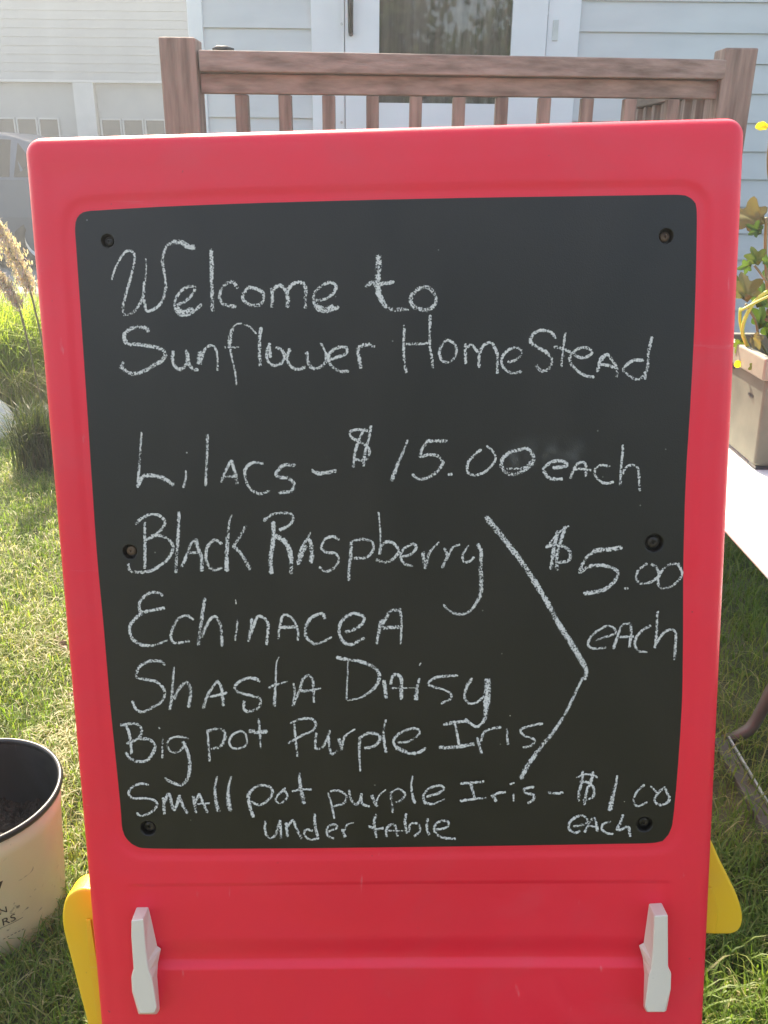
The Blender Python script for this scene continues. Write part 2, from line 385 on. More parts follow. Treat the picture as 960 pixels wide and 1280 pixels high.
# stations measured from the rear wheel (+ is towards the tail): x, z_low, z_belt, z_top, half width belt, half width top
st = [(-3.62, .38, .55, .56, .62, .50), (-3.5, .28, .66, .69, .78, .60), (-3.1, .20, .80, .83, .85, .66), (-2.3, .18, .90, .97, .87, .64), (-2.05, .18, .92, 1.04, .875, .62),
      (-1.45, .18, .94, 1.40, .875, .58), (-.9, .18, .95, 1.47, .875, .575), (-.35, .18, .96, 1.44, .875, .57), (-.1, .18, .96, 1.37, .87, .57), (.42, .20, .97, 1.05, .86, .62), (.75, .24, .95, .99, .83, .64), (.92, .34, .86, .90, .76, .60), (.97, .42, .62, .64, .70, .55)]
V = []
for (x, zl, zb, zt, wb, wt) in st:
    c = CY+.875
    zm = (zl+zb)/2
    sec = [(-wb*.93, zl), (-wb, zm), (-wb*.985, zb), (-wt, zt-.02), (-wt*.6, zt), (wt*.6, zt), (wt, zt-.02), (wb*.985, zb), (wb, zm), (wb*.93, zl)]
    V += [(XW+x, c+a, b) for a, b in sec]
Fc = [(i*10+k, i*10+(k+1) % 10, (i+1)*10+(k+1) % 10, (i+1)*10+k) for i in range(len(st)-1) for k in range(10)]
Fc += [tuple(range(10)), tuple((len(st)-1)*10+k for k in range(10))[::-1]]
mesh('car_body', V, Fc, M['carpaint'], car, smooth=False, bevel=.02)
M['carglass'] = mat('car_glass', (.006, .008, .01), rough=.2, spec=.25)
def side_pt(i, f, t, off=.008):               # f: 0 belt .. 1 top, between station i and i+1
    x = st[i][0]+(st[i+1][0]-st[i][0])*t
    zb = st[i][2]+(st[i+1][2]-st[i][2])*t; zt = st[i][3]-.02+(st[i+1][3]-st[i][3])*t
    wb = (st[i][4]+(st[i+1][4]-st[i][4])*t)*.985; wt = st[i][5]+(st[i+1][5]-st[i][5])*t
    return (XW+x, CY+.875-(wb+(wt-wb)*f)-off, zb+(zt-zb)*f+off*.4)
def win(name, pts):
    V = [side_pt(*p) for p in pts]+[side_pt(p[0], p[1], p[2], .001) for p in pts]; n = len(pts)
    mesh(name, V, [tuple(range(n)), tuple(range(2*n-1, n-1, -1))]+[(k, k+n, (k+1) % n+n, (k+1) % n) for k in range(n)], M['carglass'], car)
win('side_window', [(4, .1, .35), (5, .06, .7), (5, .9, .7), (4, .9, .95)])
win('side_window', [(5, .06, .8), (7, .06, .3), (7, .9, .2), (5, .9, .8)])
win('quarter_window', [(7, .06, .5), (8, .1, .45), (8, .5, .1), (7, .88, .5)])
for xo in (0, -2.65):
    for s in (0, 1):
        c0 = CY+.015+s*1.52; c1 = c0+.20; n = 28; prof = [(c0+.01, .20), (c0, .25), (c0+.01, .31), (c0+.04, .325), (c1-.04, .325), (c1-.01, .31), (c1, .25), (c1-.01, .20)]
        V = [(XW+xo+r*math.cos(2*math.pi*k/n), y, .325+r*math.sin(2*math.pi*k/n)) for k in range(n) for (y, r) in prof]; kk = len(prof)
        Fc = [(a*kk+b, a*kk+(b+1) % kk, ((a+1) % n)*kk+(b+1) % kk, ((a+1) % n)*kk+b) for a in range(n) for b in range(kk)]
        ty = mesh('wheel', V, Fc, M['tyre'], car, smooth=True)
        V = [(XW+xo+r*math.cos(2*math.pi*k/n), y, .325+r*math.sin(2*math.pi*k/n)) for k in range(n) for (y, r) in ((c0+.02, .20), (c0+.05, .17), (c0+.03, .06), (c0+.02, .03))]
        Fc = [(a*4+b, a*4+b+1, ((a+1) % n)*4+b+1, ((a+1) % n)*4+b) for a in range(n) for b in range(3)]+[tuple(a*4+3 for a in range(n))]
        mesh('rim', V, Fc, M['rim'], ty, smooth=True)
q = side_pt(8, 0, .3); 
mesh('tail_light', boxv(XW+.86, XW+.955, CY+.13, CY+.42, .66, .80), BOXF, mat('tail_lamp_plastic', (.25, .02, .02), rough=.2), car, bevel=.01)
STROKES = """
T 0 0 1
G smudge
44|640,572 680,562 725,570
T 130 290 4.8
G Welcome
14,22|45,285 60,235 90,170 125,120 160,112 182,135 180,185 160,270 140,340 120,410 112,460 122,500
22,12|122,498 165,488 205,445 232,385 245,300 252,220 249,160
20|240,300 238,380 245,440 258,475 310,455 350,410 370,330 362,250 350,180 362,110 385,70
30,34|380,75 430,58 470,65 500,85 540,92
22|440,435 480,420 525,380 545,335 520,325 470,345 430,400 425,450 445,490 490,500 540,475 582,435
40|430,455 470,480 530,465
28|643,105 646,200 645,300 650,390 650,475
26|800,335 775,300 735,310 700,350 695,400 715,430 765,445 790,445
T 270 290 4.8
24|195,330 165,370 165,410 200,435 250,440 285,410 280,365 240,340 195,330
26|335,340 338,400 335,450
26|335,350 380,320 415,345 430,390 428,450
26|420,370 450,320 490,300 525,310 540,350 535,400 535,455
22|600,410 660,400 705,365 720,320 680,302 630,325 590,370 590,430 615,465 660,478 735,452
36|600,440 650,465 700,445
T 400 290 4.8
G to
40,46|350,140 350,220 345,300
46,24|345,300 352,370 385,435 430,465 530,462
30|275,325 310,305 370,310 440,300
30|560,370 600,335 650,335 690,380 690,430 650,465 600,462 555,440 545,400 565,360
T 140 390 4.8
G Sunflower
28|220,120 205,98 150,88 95,110 70,150 95,190 160,195 230,205 290,220 320,250 300,290 240,325 190,355 130,372 85,355 50,325
20|65,300 55,340
26|368,235 362,280 375,325 405,345 440,320 455,280 445,230
26|455,250 460,310 490,345 515,345
44|530,245 525,310
22,14|535,290 560,220 600,200 625,230 632,290 632,350
14,16|865,130 820,85 765,68 730,90 712,140 708,210 722,290 740,370 745,435
28|722,100 708,150 706,205
14|675,212 760,213
26|895,95 885,160 885,240 888,320
T 300 390 4.8
22|178,190 160,240 165,290 200,320 245,310 268,270 250,230 215,210
22|178,210 182,270
24|300,220 285,270 300,320 345,345 390,330
25|400,240 405,290 430,335 470,335 515,300 520,250
16|520,255 485,185
22|540,285 590,270 635,250 640,215 600,210 555,230 530,270 550,325 600,355 650,355
26|725,335 715,280 708,220 735,200 780,195 805,210
T 480 380 4.8
G HomeStead
22|122,130 120,200 118,280 122,340 132,410
18|135,240 200,240 265,235
20|277,70 275,150 275,240 285,310 293,385
20|375,215 345,250 332,300 355,345 400,345 432,300 430,250 395,220 370,215
22|488,240 490,355
22|500,260 525,245 555,280 570,300 570,380
22|575,300 595,250 640,230 665,265 680,310 680,415
20|745,350 790,335 825,300 815,268 770,265 725,295 705,340 720,385 770,415 825,405
T 640 390 4.8
24|262,155 230,120 170,110 120,140 115,185 160,215 210,245 240,290 225,335 180,355 145,320
18|320,125 312,190 302,260 298,330
22|255,210 300,220 350,240
22|375,260 430,275 480,245 450,215 400,220 350,265 355,310 400,360 450,385 490,390
26|515,355 530,290 545,265
22|535,290 570,255 610,300 630,340 630,390
22|530,315 580,320 630,340
22|790,290 730,290 680,325 670,355 710,385 755,405 800,370 815,320 820,240 840,150
24|800,360 800,400
T 160 530 4.364
G Lilacs
12,20|74,45 68,130 60,250 52,345
26|55,335 80,290 130,280 190,295 245,330
12,18|315,255 315,290 303,345
8|319,157 322,157
20|433,60 432,150 426,250 424,335
18|507,315 535,250 562,200
24|562,200 580,250 595,325
20|530,290 590,285
20|735,215 680,212 640,245 640,300 665,350 715,380 770,365
24|910,225 850,225 810,265 820,290 870,295 905,325 890,365 825,375
T 370 520 4.8
G dash
28|95,325 130,345 180,340 240,330
G $15.00
20|430,90 370,82 325,95 335,130 380,155 430,185 440,230 410,265 350,260
20|410,75 375,150 350,240 345,305
20|450,60 440,120 425,180 410,240 405,300
14,32|670,145 640,220 605,300 575,385
26|905,150 850,150 785,150
22|785,155 755,200 745,245
24|745,245 800,232 850,240 880,280 850,330 800,365 740,380 700,350
24|915,350 935,350
T 540 530 6.4
26,30|390,205 330,255 285,320 290,390 340,415
26,20|340,415 420,385 480,330 510,275 485,215 440,175
36|620,225 700,205 770,200 810,260 800,320 740,370 650,400 590,390 555,330 570,270 630,225
24|600,360 740,350 790,300
T 670 530 6.4
G each
34|140,350 200,345 250,330 210,295 140,300 80,335 60,370 100,430 150,440 210,440
28|275,430 300,370 330,320 380,305 400,350 400,420
26|300,365 360,360 440,370
26|590,340 530,330 480,350 470,400 510,455 560,475 620,465
26|695,170 690,260 680,370 675,490
26|690,400 730,340 790,330 820,370 825,450 830,535
T 150 630 4.8
G Black
20|148,110 148,200 150,300 148,385
22|95,120 130,85 190,62 245,75 270,110 245,155 205,190 155,215
22|190,190 240,190 295,215 318,260 295,320 240,370 170,405 110,410 60,400 50,360
24|355,50 350,150 345,250 338,330 335,410
28,18|370,375 395,320 420,250 455,210
28|455,210 470,270 490,330 490,400
22|410,295 470,290
24|610,240 570,215 530,250 515,300 525,360 560,395 610,385
10,28|672,65 658,100 645,200
30|645,195 640,300 640,400
22|755,130 730,180 680,255
28|680,255 720,290 750,340 780,390
T 310 630 4.8
G Raspberry
22|95,100 140,65 200,55 255,60 270,95 245,130 190,155
32|150,110 155,180 145,260 135,340 140,415
34|165,190 215,220 245,270 260,340 258,415
28,12|300,360 320,270 360,200 375,170
32|360,210 380,250 380,350
28|345,250 310,340
20|545,212 510,195 465,210 440,260 470,290 520,295 545,330 520,380 465,405 430,378
24|620,230 615,320 605,400 605,455
22|625,225 690,212 745,230 750,275 710,320 640,325
14|783,50 790,120 795,200 790,300
22|790,300 800,250 840,225 885,245 905,285 870,330 820,350 770,335
T 460 630 4.8
20|205,315 260,300 290,260 270,240 220,265 195,310 215,355 265,372
28|330,290 345,385
24,12|350,370 370,290 425,230
20|460,265 475,310
26,14|445,380 480,310 510,260 550,243
18|605,250 570,300 575,345 610,345 635,320
28,32|660,240 680,290 675,370 680,460
32,16|680,460 675,540 640,610 590,655 535,660 480,635 455,605
T 600 630 5.12
G bracket
42|40,85 120,180 250,350 400,580 500,760 620,950 675,1045
36,28|675,1040 682,1080 668,1120
T 640 830 8
32,44|705,140 620,320 530,500 400,700
44,60|400,700 250,880 150,1030 90,1140
T 150 740 4.8
G Echinacea
22|255,20 225,3 170,10 125,50 115,90 130,120 190,110 265,95
24,26|140,120 90,160 60,210 75,280 130,320
26,12|130,320 200,320 285,290
20|440,165 400,140 350,160 320,210 305,270 330,305 415,295
24|508,40 495,130 480,230 470,315
22|490,270 530,180 570,145 600,190 610,260 612,325
16|705,165 700,230 690,290
6,12|692,45 697,70
24,18|790,160 785,220 770,295
22|785,250 805,190 830,145 870,160 890,200 885,260 880,315
T 330 740 4.8
18|85,280 92,220 115,140 160,150 190,190 205,240 203,290
24|95,212 185,210
24|365,160 350,130 290,150 250,210 255,270 300,315
22,12|300,315 350,300 405,270
24|490,240 550,220 600,175 590,140 530,130 470,170 450,230 470,290 520,315 600,275
18,28|675,310 690,240 705,170
22|715,190 760,115 815,110
22,14|815,100 825,180 820,310
26|715,215 810,210
T 150 815 4.8
G Shasta
22,20|270,75 240,55 180,55 120,85 100,150 160,165 220,180 262,220 265,270 235,310 180,340 135,360 95,340 75,295
12,24|325,90 318,160 312,250 300,345
24|325,280 355,220 400,180 425,230 412,330
26,16|500,335 530,250 585,170
22|585,170 610,220 620,320
18|540,270 640,245
22|840,175 790,155 730,170 690,205 710,240 780,260 840,280 835,330 780,355 745,345 745,295
T 330 815 6.4
10,36|120,40 100,90 95,200 90,300 85,430
30,12|40,285 90,265 185,235
24|230,430 245,340 235,250
26|235,420 290,290 310,220 355,185 390,220 395,290 400,400
34,14|290,310 350,310 455,290
G Daisy
18|672,70 670,150 665,250 660,380
34|585,45 680,60 770,75 860,110 920,170 915,240
34,16|915,240 870,300 800,350 740,375 670,385
T 470 815 6
34|60,215 70,280 75,345
22,38|110,240 125,185 150,165 190,200 190,270 190,350
18,9|110,270 200,270 300,268
22,44|325,200 310,270 300,355
12|340,75 325,100
24|610,175 530,180 450,190 390,235 430,260 500,280 560,310 560,350 490,385
30,20|720,200 680,260 665,340 700,385 760,375 810,330
58|835,205 835,300 830,380
56,28|830,380 820,480 800,535
T 530 885 4.8
20|375,0 365,60 325,110 280,95 250,65
T 140 890 4.571
G Big
20|50,75 110,65 155,75 170,110 150,150 85,180
20|85,80 105,150 112,240
22|150,155 210,155 245,190 230,240 190,280 120,275 80,235
12,16|290,150 288,260
12|270,88 272,95
16|435,150 380,140 330,155 315,190 345,230 390,220 420,180
22|405,170 430,220 445,300 435,370 400,415 350,405 305,380
G pot
16|545,115 553,200 558,280
22|545,110 600,95 640,110 645,150 620,195 570,210
16|735,105 690,130 670,170 690,205 740,205 770,180 765,130 735,105
16|838,40 845,120 850,205
28|785,105 830,115 885,110
T 350 885 4.8
G Purple
18|85,90 92,170 105,290
20|65,90 130,65 190,65 215,95 195,135 130,165 50,210
20|218,150 212,200 215,240 250,240 280,190 300,135
20|290,160 295,220 310,275 345,255
24|355,185 370,250
22,10|370,240 390,170 450,125
20,14|480,180 475,250 480,340 482,380
22|475,180 530,150 590,160 600,190 560,230 510,240
14,22|635,70 622,140 625,200 637,265
20|710,205 770,200 830,160 830,130 790,122 720,150 680,195 700,240
34,18|700,238 760,265 820,270 875,240
T 530 885 4.8
G Iris
24|120,100 180,85 260,80
20|185,95 200,160 212,225
28|95,235 180,235 300,215
22|320,180 345,270
20|340,200 360,145 400,125 460,115
12,24|497,125 503,215
10|515,45 518,46
18|710,92 640,105 580,130 600,165 665,190 640,225 595,235
T 150 960 4.8
G Small
18|170,100 130,92 80,110 52,150 80,180 150,180 210,195 222,225 180,270 120,285 105,268
22|262,180 265,275
22|270,200 295,155 325,250 355,170
24|355,165 375,220 405,270
22|440,170 455,265
18|445,220 475,155
20|475,155 500,210 525,265
14|465,215 540,210
10,30|583,50 570,120 575,190
30|575,190 590,260
10,30|668,50 650,120 650,190
32|650,190 660,255
G pot
24|790,130 770,170 780,230 800,290
20|780,140 830,105 895,110 915,150 880,200 830,220 790,200
T 300 960 6.4
24|360,160 320,200 285,245 300,275 340,275 375,240 375,200 350,180
20,44|475,40 480,110 490,190
44|490,190 510,280
24|420,185 490,170 570,170
G purple
20|705,200 730,280 755,400
24|725,185 790,180 850,220 830,280 750,305
G under
24|205,420 200,480 215,540 250,560 285,530 305,470 320,420
26|318,420 325,480 330,560
30|370,440 380,545
28|375,470 425,420 450,480 490,560
28|600,365 600,450 620,540
24|580,500 530,490 515,530 560,570 630,560
22|700,510 770,480 770,455 720,455 690,500 710,545 750,560
30|820,490 840,550
24,12|830,510 860,450 910,435
T 400 965 4.8
G+ purple
20|175,110 185,160 215,195 240,170 250,130
20|245,140 255,190 295,205
22|310,140 340,205
18,10|335,190 355,140 395,105
20|425,120 430,180 437,240
18|430,120 470,100 510,130 490,165 455,180
10,24|557,20 548,80 555,140 570,185
20|640,145 700,130 745,100 720,80 660,95 620,140 630,185
22,10|630,185 680,190 750,160
G table
20|335,255 325,310 340,390
18|290,325 340,340 380,335
20|400,385 400,340 425,315 450,320 465,385
12|410,350 500,352
20|517,250 510,300 520,365
18|530,360 545,310 590,310 600,350 565,385
20|648,280 640,330 655,375
20|700,345 760,330 770,300 730,290 690,320 690,360 730,390 810,400
T 560 960 6
G Iris
24|95,115 180,108 270,100
26|170,115 185,170 200,230
26|95,245 190,230 285,222
30|330,200 360,245
24|350,200 380,185 430,180
16|490,195 492,245
18|465,120 495,108
26|640,140 570,155 580,185 640,200 640,235 600,260
G dash
26|745,180 800,190 860,182
T 690 955 6
G $1.00
28|230,50 225,130 205,200 200,275
28|305,60 295,120 260,200 240,300
18|185,100 240,75 300,80 340,100
24|210,130 280,140 315,190 300,250 230,270
16,44|490,85 470,180 450,260 435,345
14|542,281 545,283
26,18|690,155 640,200 610,270 640,315 710,285
18|740,165 790,215
24|845,170 790,220 770,270 800,305 860,290 880,260 860,210 840,170
G each
24|165,465 240,450 265,420 230,385 180,395 130,440 130,490 180,515 210,495
24|245,510 280,440 315,400 330,440 340,500
20|270,460 345,470
22|435,430 380,450 375,490 420,520 455,520
26|530,380 510,440 485,490
26|485,490 520,490 570,470 585,540
T 670 650 4.8
G $5.00
28|130,70 110,150 90,290
26|175,40 150,120 125,210 125,300
24|60,160 110,150 180,165 205,205 190,245 130,255
14|195,35 130,80 80,140
34|510,165 430,175 345,185
22|345,190 300,225 260,300
26,24|260,315 330,275 420,275 490,310 470,370
24,36|470,370 400,420 290,440
22|530,412 550,408
20|665,260 615,300 600,350 630,380 690,370 735,330 720,280 690,265
20|860,265 800,265 750,310 730,370 755,412 820,390 870,340 870,300 850,265
T 720 750 6.4
G each
26|165,320 230,295 310,270 310,230 250,205 180,240 120,290 95,350 130,385 235,378
30,24|300,385 330,290 370,200 430,185
28|435,190 440,260 425,375
22|350,295 460,290
26|595,205 530,240 480,300 470,360 500,405 565,415
26|652,90 645,200 640,300 630,380
24,28|645,340 700,260 760,235 795,260 795,350 785,475
"""

# ---------------------------------------------------------------- easel
EO = Vector((-.0064398, .81573604, 1.2210926))          # middle of the top edge
EU = Vector((.99925549, -.01413896, .03589643)); EV = -Vector((-.03223915, .2050627, .97821773)); EN = Vector((-.021192, -.97864671, .2044542))
EV.normalize(); EU.normalize(); EN.normalize()          # right, down the board, out of the board
def E(u, v, d=0): return EO+EU*u+EV*v+EN*d
def uv(x, y, d=0):                                      # pixel -> position on the board at height d
    r = ray(x, y); o = EO+EN*d; t = (o-CAM).dot(EN)/r.dot(EN); q = CAM+r*t-o
    return q.dot(EU), q.dot(EV)
easel = thing('easel', 'red plastic A-frame easel holding a chalkboard with a handwritten price list', 'easel', tuple(E(0, 1.24, -.02)))
def plastic(name, c1, c2, rough=.38, trans=0):
    m = mat(name, c1, c2, rough=rough, scale=3, bump=.12, bscale=420, bdist=.0004, detail=3)
    p = m.node_tree.nodes['Principled BSDF']
    p.inputs['Subsurface Weight'].default_value = trans
    p.inputs['Subsurface Radius'].default_value = (.03, .01, .005); p.inputs['Subsurface Scale'].default_value = .2
    nt = m.node_tree; tc = nt.nodes['Texture Coordinate']
    # faint rubbed scratches in the gloss
    wv = N(nt, 'ShaderNodeTexNoise', i_Scale=14.0, i_Detail=8.0); wv.inputs['Distortion'].default_value = 1.5
    nt.links.new(tc.outputs['Object'], wv.inputs['Vector'])
    mr = N(nt, 'ShaderNodeMapRange'); mr.inputs['From Min'].default_value = .3; mr.inputs['From Max'].default_value = .7
    mr.inputs['To Min'].default_value = rough-.08; mr.inputs['To Max'].default_value = rough+.14
    nt.links.new(wv.outputs['Fac'], mr.inputs['Value']); nt.links.new(mr.outputs[0], p.inputs['Roughness'])
    # scuffs: thin pale scratches in two directions, and small specks of dirt
    src = p.inputs['Base Color'].links[0].from_socket
    def layer(src, scale, stretch, rot, lo, hi, col, amt, dist=0.0):
        mp = N(nt, 'ShaderNodeMapping'); mp.inputs['Scale'].default_value = stretch; mp.inputs['Rotation'].default_value = (0, rot, 0); nt.links.new(tc.outputs['Object'], mp.inputs[0])
        a = N(nt, 'ShaderNodeTexNoise', i_Scale=scale, i_Detail=7.0); a.inputs['Distortion'].default_value = dist; nt.links.new(mp.outputs[0], a.inputs['Vector'])
        q = N(nt, 'ShaderNodeMapRange'); q.inputs['From Min'].default_value = lo; q.inputs['From Max'].default_value = hi; q.inputs['To Max'].default_value = amt; nt.links.new(a.outputs['Fac'], q.inputs['Value'])
        mx = N(nt, 'ShaderNodeMixRGB'); mx.inputs[2].default_value = (*col, 1); nt.links.new(q.outputs[0], mx.inputs[0]); nt.links.new(src, mx.inputs[1]); return mx.outputs[0]
    pale = tuple(.5*c+.38 for c in c1)
    src = layer(src, 110, (1, 1, .05), .5, .70, .76, pale, .22)
    src = layer(src, 90, (.05, 1, 1), .3, .70, .76, pale, .22)
    src = layer(src, 7, (1, 1, 1), 0, .52, .8, tuple(.85*c+.04 for c in c1), .5, 1.0)
    src = layer(src, 150, (1, 1, 1), 0, .74, .78, (.10, .07, .05), .6)
    nt.links.new(src, p.inputs['Base Color'])
    return m
M['red'] = plastic('red_plastic', (.84, .016, .040), (.90, .020, .048))
M['yellow'] = plastic('yellow_plastic', (.78, .45, .02), (.82, .50, .03))
M['greyplastic'] = plastic('grey_plastic', (.68, .57, .48), (.73, .62, .53))
# slate outline traced on the board's plane
slate_px = [(113, 263), (200, 258), (300, 254), (400, 251), (500, 248.5), (600, 246.5), (700, 245), (800, 243.5), (848, 243),
            (860, 245), (868, 251), (871.5, 261), (871.5, 300), (869, 400), (864, 500), (858, 600), (855, 700), (854.5, 800), (853, 880), (848, 960), (842.5, 1020),
            (839, 1038), (832, 1049), (819, 1054.5), (760, 1056), (640, 1058), (500, 1060), (360, 1061.5), (250, 1062), (186, 1061.5), (170, 1059), (159, 1051), (152.5, 1038),
            (150, 1010), (143, 940), (137, 880), (128.5, 780), (121, 700), (114, 600), (107.5, 500), (100, 390), (94.5, 310), (93, 285), (95.5, 272), (103, 265)]
slate_uv = np.array([uv(*p) for p in slate_px])
sc_ = smooth_path([(a, b, 0) for a, b in list(slate_uv)+[slate_uv[0]]], .004)[:-1]
SL = np.array([(p.x, p.y) for p in sc_])
def polydist(Pq, poly):
    a = poly; b = np.roll(poly, -1, 0); best = np.full(len(Pq), 1e9); inside = np.zeros(len(Pq), bool)
    for i in range(len(a)):
        ab = b[i]-a[i]; t = np.clip(((Pq-a[i])@ab)/(ab@ab), 0, 1); dd = np.linalg.norm(Pq-a[i]-t[:, None]*ab, axis=1); best = np.minimum(best, dd)
        c = (a[i, 1] > Pq[:, 1]) != (b[i, 1] > Pq[:, 1])
        with np.errstate(divide='ignore', invalid='ignore'):
            inside ^= c & (Pq[:, 0] < (b[i, 0]-a[i, 0])*(Pq[:, 1]-a[i, 1])/(b[i, 1]-a[i, 1])+a[i, 0])
    return np.where(inside, -best, best)
def sst(x, a, b):
    t = np.clip((x-a)/(b-a), 0, 1); return t*t*(3-2*t)
HWD, VB = .31, 1.247
INS = .016
v_step = uv(480, 1104)[1]; v_g0 = uv(480, 1171)[1]; v_g1 = uv(480, 1200)[1]; v_g2 = uv(480, 1202)[1]; v_g3 = uv(480, 1213)[1]
uL, uR = uv(160, 1150)[0], uv(840, 1150)[0]
nu, nv = 210, 420
us = np.linspace(-HWD+INS, HWD-INS, nu); vs = np.linspace(INS, VB-INS, nv)
# finer rows where the groove is
vs = np.sort(np.concatenate([vs, np.linspace(v_step-.01, v_g3+.015, 90)]))
nv = len(vs)
UU, VV = np.meshgrid(us, vs); Pq = np.stack([UU.ravel(), VV.ravel()], 1)
dS = polydist(Pq, SL)
D = -.0012*(1-sst(dS, .006, .013))-.009*(1-sst(dS, -.014, -.006))
# lower panel, sunk a little, with a cross groove between the tray clips
inp = sst(Pq[:, 0], uL, uL+.012)*(1-sst(Pq[:, 0], uR-.012, uR))
v = Pq[:, 1]
prof = -.0012*sst(v, v_step-.002, v_step+.003)*(1-sst(v, VB-.2, VB-.19))-.0012*sst(v, v_step, v_g0)*(1-sst(v, v_g2, v_g3)) - .0040*sst(v, v_g0, v_g1)*(1-sst(v, v_g2, v_g3))
D += prof*inp
# slight warp of the moulding
D += .0012*np.sin(Pq[:, 0]*9+1)*np.sin(Pq[:, 1]*6+.5)*sst(dS, .01, .05)
# fade to zero at the border
bd = np.minimum(np.minimum(Pq[:, 0]+HWD-INS, HWD-INS-Pq[:, 0]), np.minimum(v-INS, VB-INS-v)); D *= sst(bd, 0, .012)
EOn, EUn, EVn, ENn = (np.array(k) for k in (EO, EU, EV, EN))
Vg = EOn+Pq[:, :1]*EUn+Pq[:, 1:]*EVn+D[:, None]*ENn
ii = (np.arange(nv-1)[:, None]*nu+np.arange(nu-1)[None]).ravel()
idxg = np.stack([ii, ii+nu, ii+nu+1, ii+1], 1)
# rings from the inner rectangle to the rounded outer edge and round the back
def rect_ring(hu, v0, v1, r, n=10):
    out = []
    for cx, cy, a0 in ((hu-r, v0+r, -90), (hu-r, v1-r, 0), (-hu+r, v1-r, 90), (-hu+r, v0+r, 180)):
        for k in range(n+1):
            a = R(a0+90*k/n); out.append((cx+r*math.cos(a), cy+r*math.sin(a)))
    return out
TOP = .0065
rings = [(rect_ring(HWD-INS, INS, VB-INS, .0001), 0), (rect_ring(HWD-.012, .012, VB-.012, .006), 0), (rect_ring(HWD-.0075, .0075, VB-.0075, .0085), -.0006),
         (rect_ring(HWD-.0045, .0045, VB-.0045, .011), -.0022), (rect_ring(HWD-.002, .002, VB-.002, .0135), -.005), (rect_ring(HWD-.0005, .0005, VB-.0005, .015), -.009),
         (rect_ring(HWD, 0, VB, .0155), -.013), (rect_ring(HWD, 0, VB, .0155), -.024), (rect_ring(HWD-.001, .001, VB-.001, .0145), -.028), (rect_ring(HWD-.004, .004, VB-.004, .012), -.031), (rect_ring(HWD-.02, .02, VB-.02, .008), -.032)]
Vr = [np.array(E(a, b-(TOP if (i_ > 0 and b < .1) else 0), d)) for i_, (ring, d) in enumerate(rings) for a, b in ring]; nr = len(rings[0][0]); base = len(Vg)
idxr = []
for i in range(len(rings)-1):
    for k in range(nr):
        idxr.append((base+i*nr+k, base+i*nr+(k+1) % nr, base+(i+1)*nr+(k+1) % nr, base+(i+1)*nr+k))
allv = np.concatenate([Vg, np.array(Vr)]); quads = np.concatenate([idxg, np.array(idxr)])
last = base+(len(rings)-1)*nr+np.arange(nr)[::-1]
fastmesh('front_panel', allv, np.concatenate([np.full(len(quads), 4), [nr]]), np.concatenate([quads.ravel(), last]), M['red'], easel)
# rear panel of the A-frame, hinged at the top
HB = EO+EN*-.045+EV*.01
RV = Vector((-EV.x, .20, -.978)); RV.normalize(); RN = EU.cross(RV).normalized()
if RN.y < 0: RN = -RN
def E2(u, v, d): return HB+EU*u+RV*v+RN*d
nb = rect_ring(.30, .012, 1.215, .015, 4); n4 = len(nb)
V = [E2(a, b, 0) for a, b in nb]+[E2(a, b, .026) for a, b in nb]
mesh('rear_panel', V, [tuple(range(n4))[::-1], tuple(range(n4, 2*n4))]+[(k, (k+1) % n4, (k+1) % n4+n4, k+n4) for k in range(n4)], M['red'], easel, bevel=.006, bseg=3)
V, Fc = tube([E(-.27, .012, -.04), E(.27, .012, -.04)], .007, 12); mesh('hinge_rod', V, Fc, M['red'], easel, smooth=True)
# yellow side brackets, thick mouldings just behind the front panel
def extr(name, pts, d0, d1, m, parent, taper=None, bevel=.002, **k):
    a = [E(*uv(x, y, d1), d1) for x, y in pts]; b = [E(*uv(x, y, d1), d0) for x, y in pts]; n = len(pts)
    return mesh(name, a+b, [tuple(range(n)), tuple(range(2*n-1, n-1, -1))]+[(i, i+n, (i+1) % n+n, (i+1) % n) for i in range(n)], m, parent, bevel=bevel, bseg=4, **k)
def sm(pts, step=3): return [(p.x, p.y) for p in smooth_path([(a, b, 0) for a, b in pts], step)]
yl_px = sm([(116, 1112), (103, 1111), (92, 1114), (83, 1122), (78.5, 1135), (77.5, 1150), (80, 1168), (88, 1198), (98, 1238), (109, 1280), (124, 1340)])+[(175, 1340), (150, 1112)]
yr_px = sm([(884, 1042), (891, 1055), (901, 1077), (914, 1103), (923, 1123), (928, 1141), (928.5, 1152), (925, 1162), (915, 1168), (895, 1168.5)])+[(858, 1168), (850, 1040)]
extr('side_bracket', yl_px, -.066, -.036, M['yellow'], easel, bevel=.007)
extr('side_bracket', yr_px, -.066, -.036, M['yellow'], easel, bevel=.007)
il = [(107, 1150), (113, 1150), (140, 1330), (128, 1330), (110, 1192)]
ir = sm([(890, 1110), (895, 1125), (897, 1142), (896, 1156), (893, 1166)])+[(860, 1166), (860, 1110)]
extr('bracket_rib', il, -.0355, -.0335, M['yellow'], easel, bevel=.0005)
extr('bracket_rib', ir, -.0355, -.0335, M['yellow'], easel, bevel=.0005)

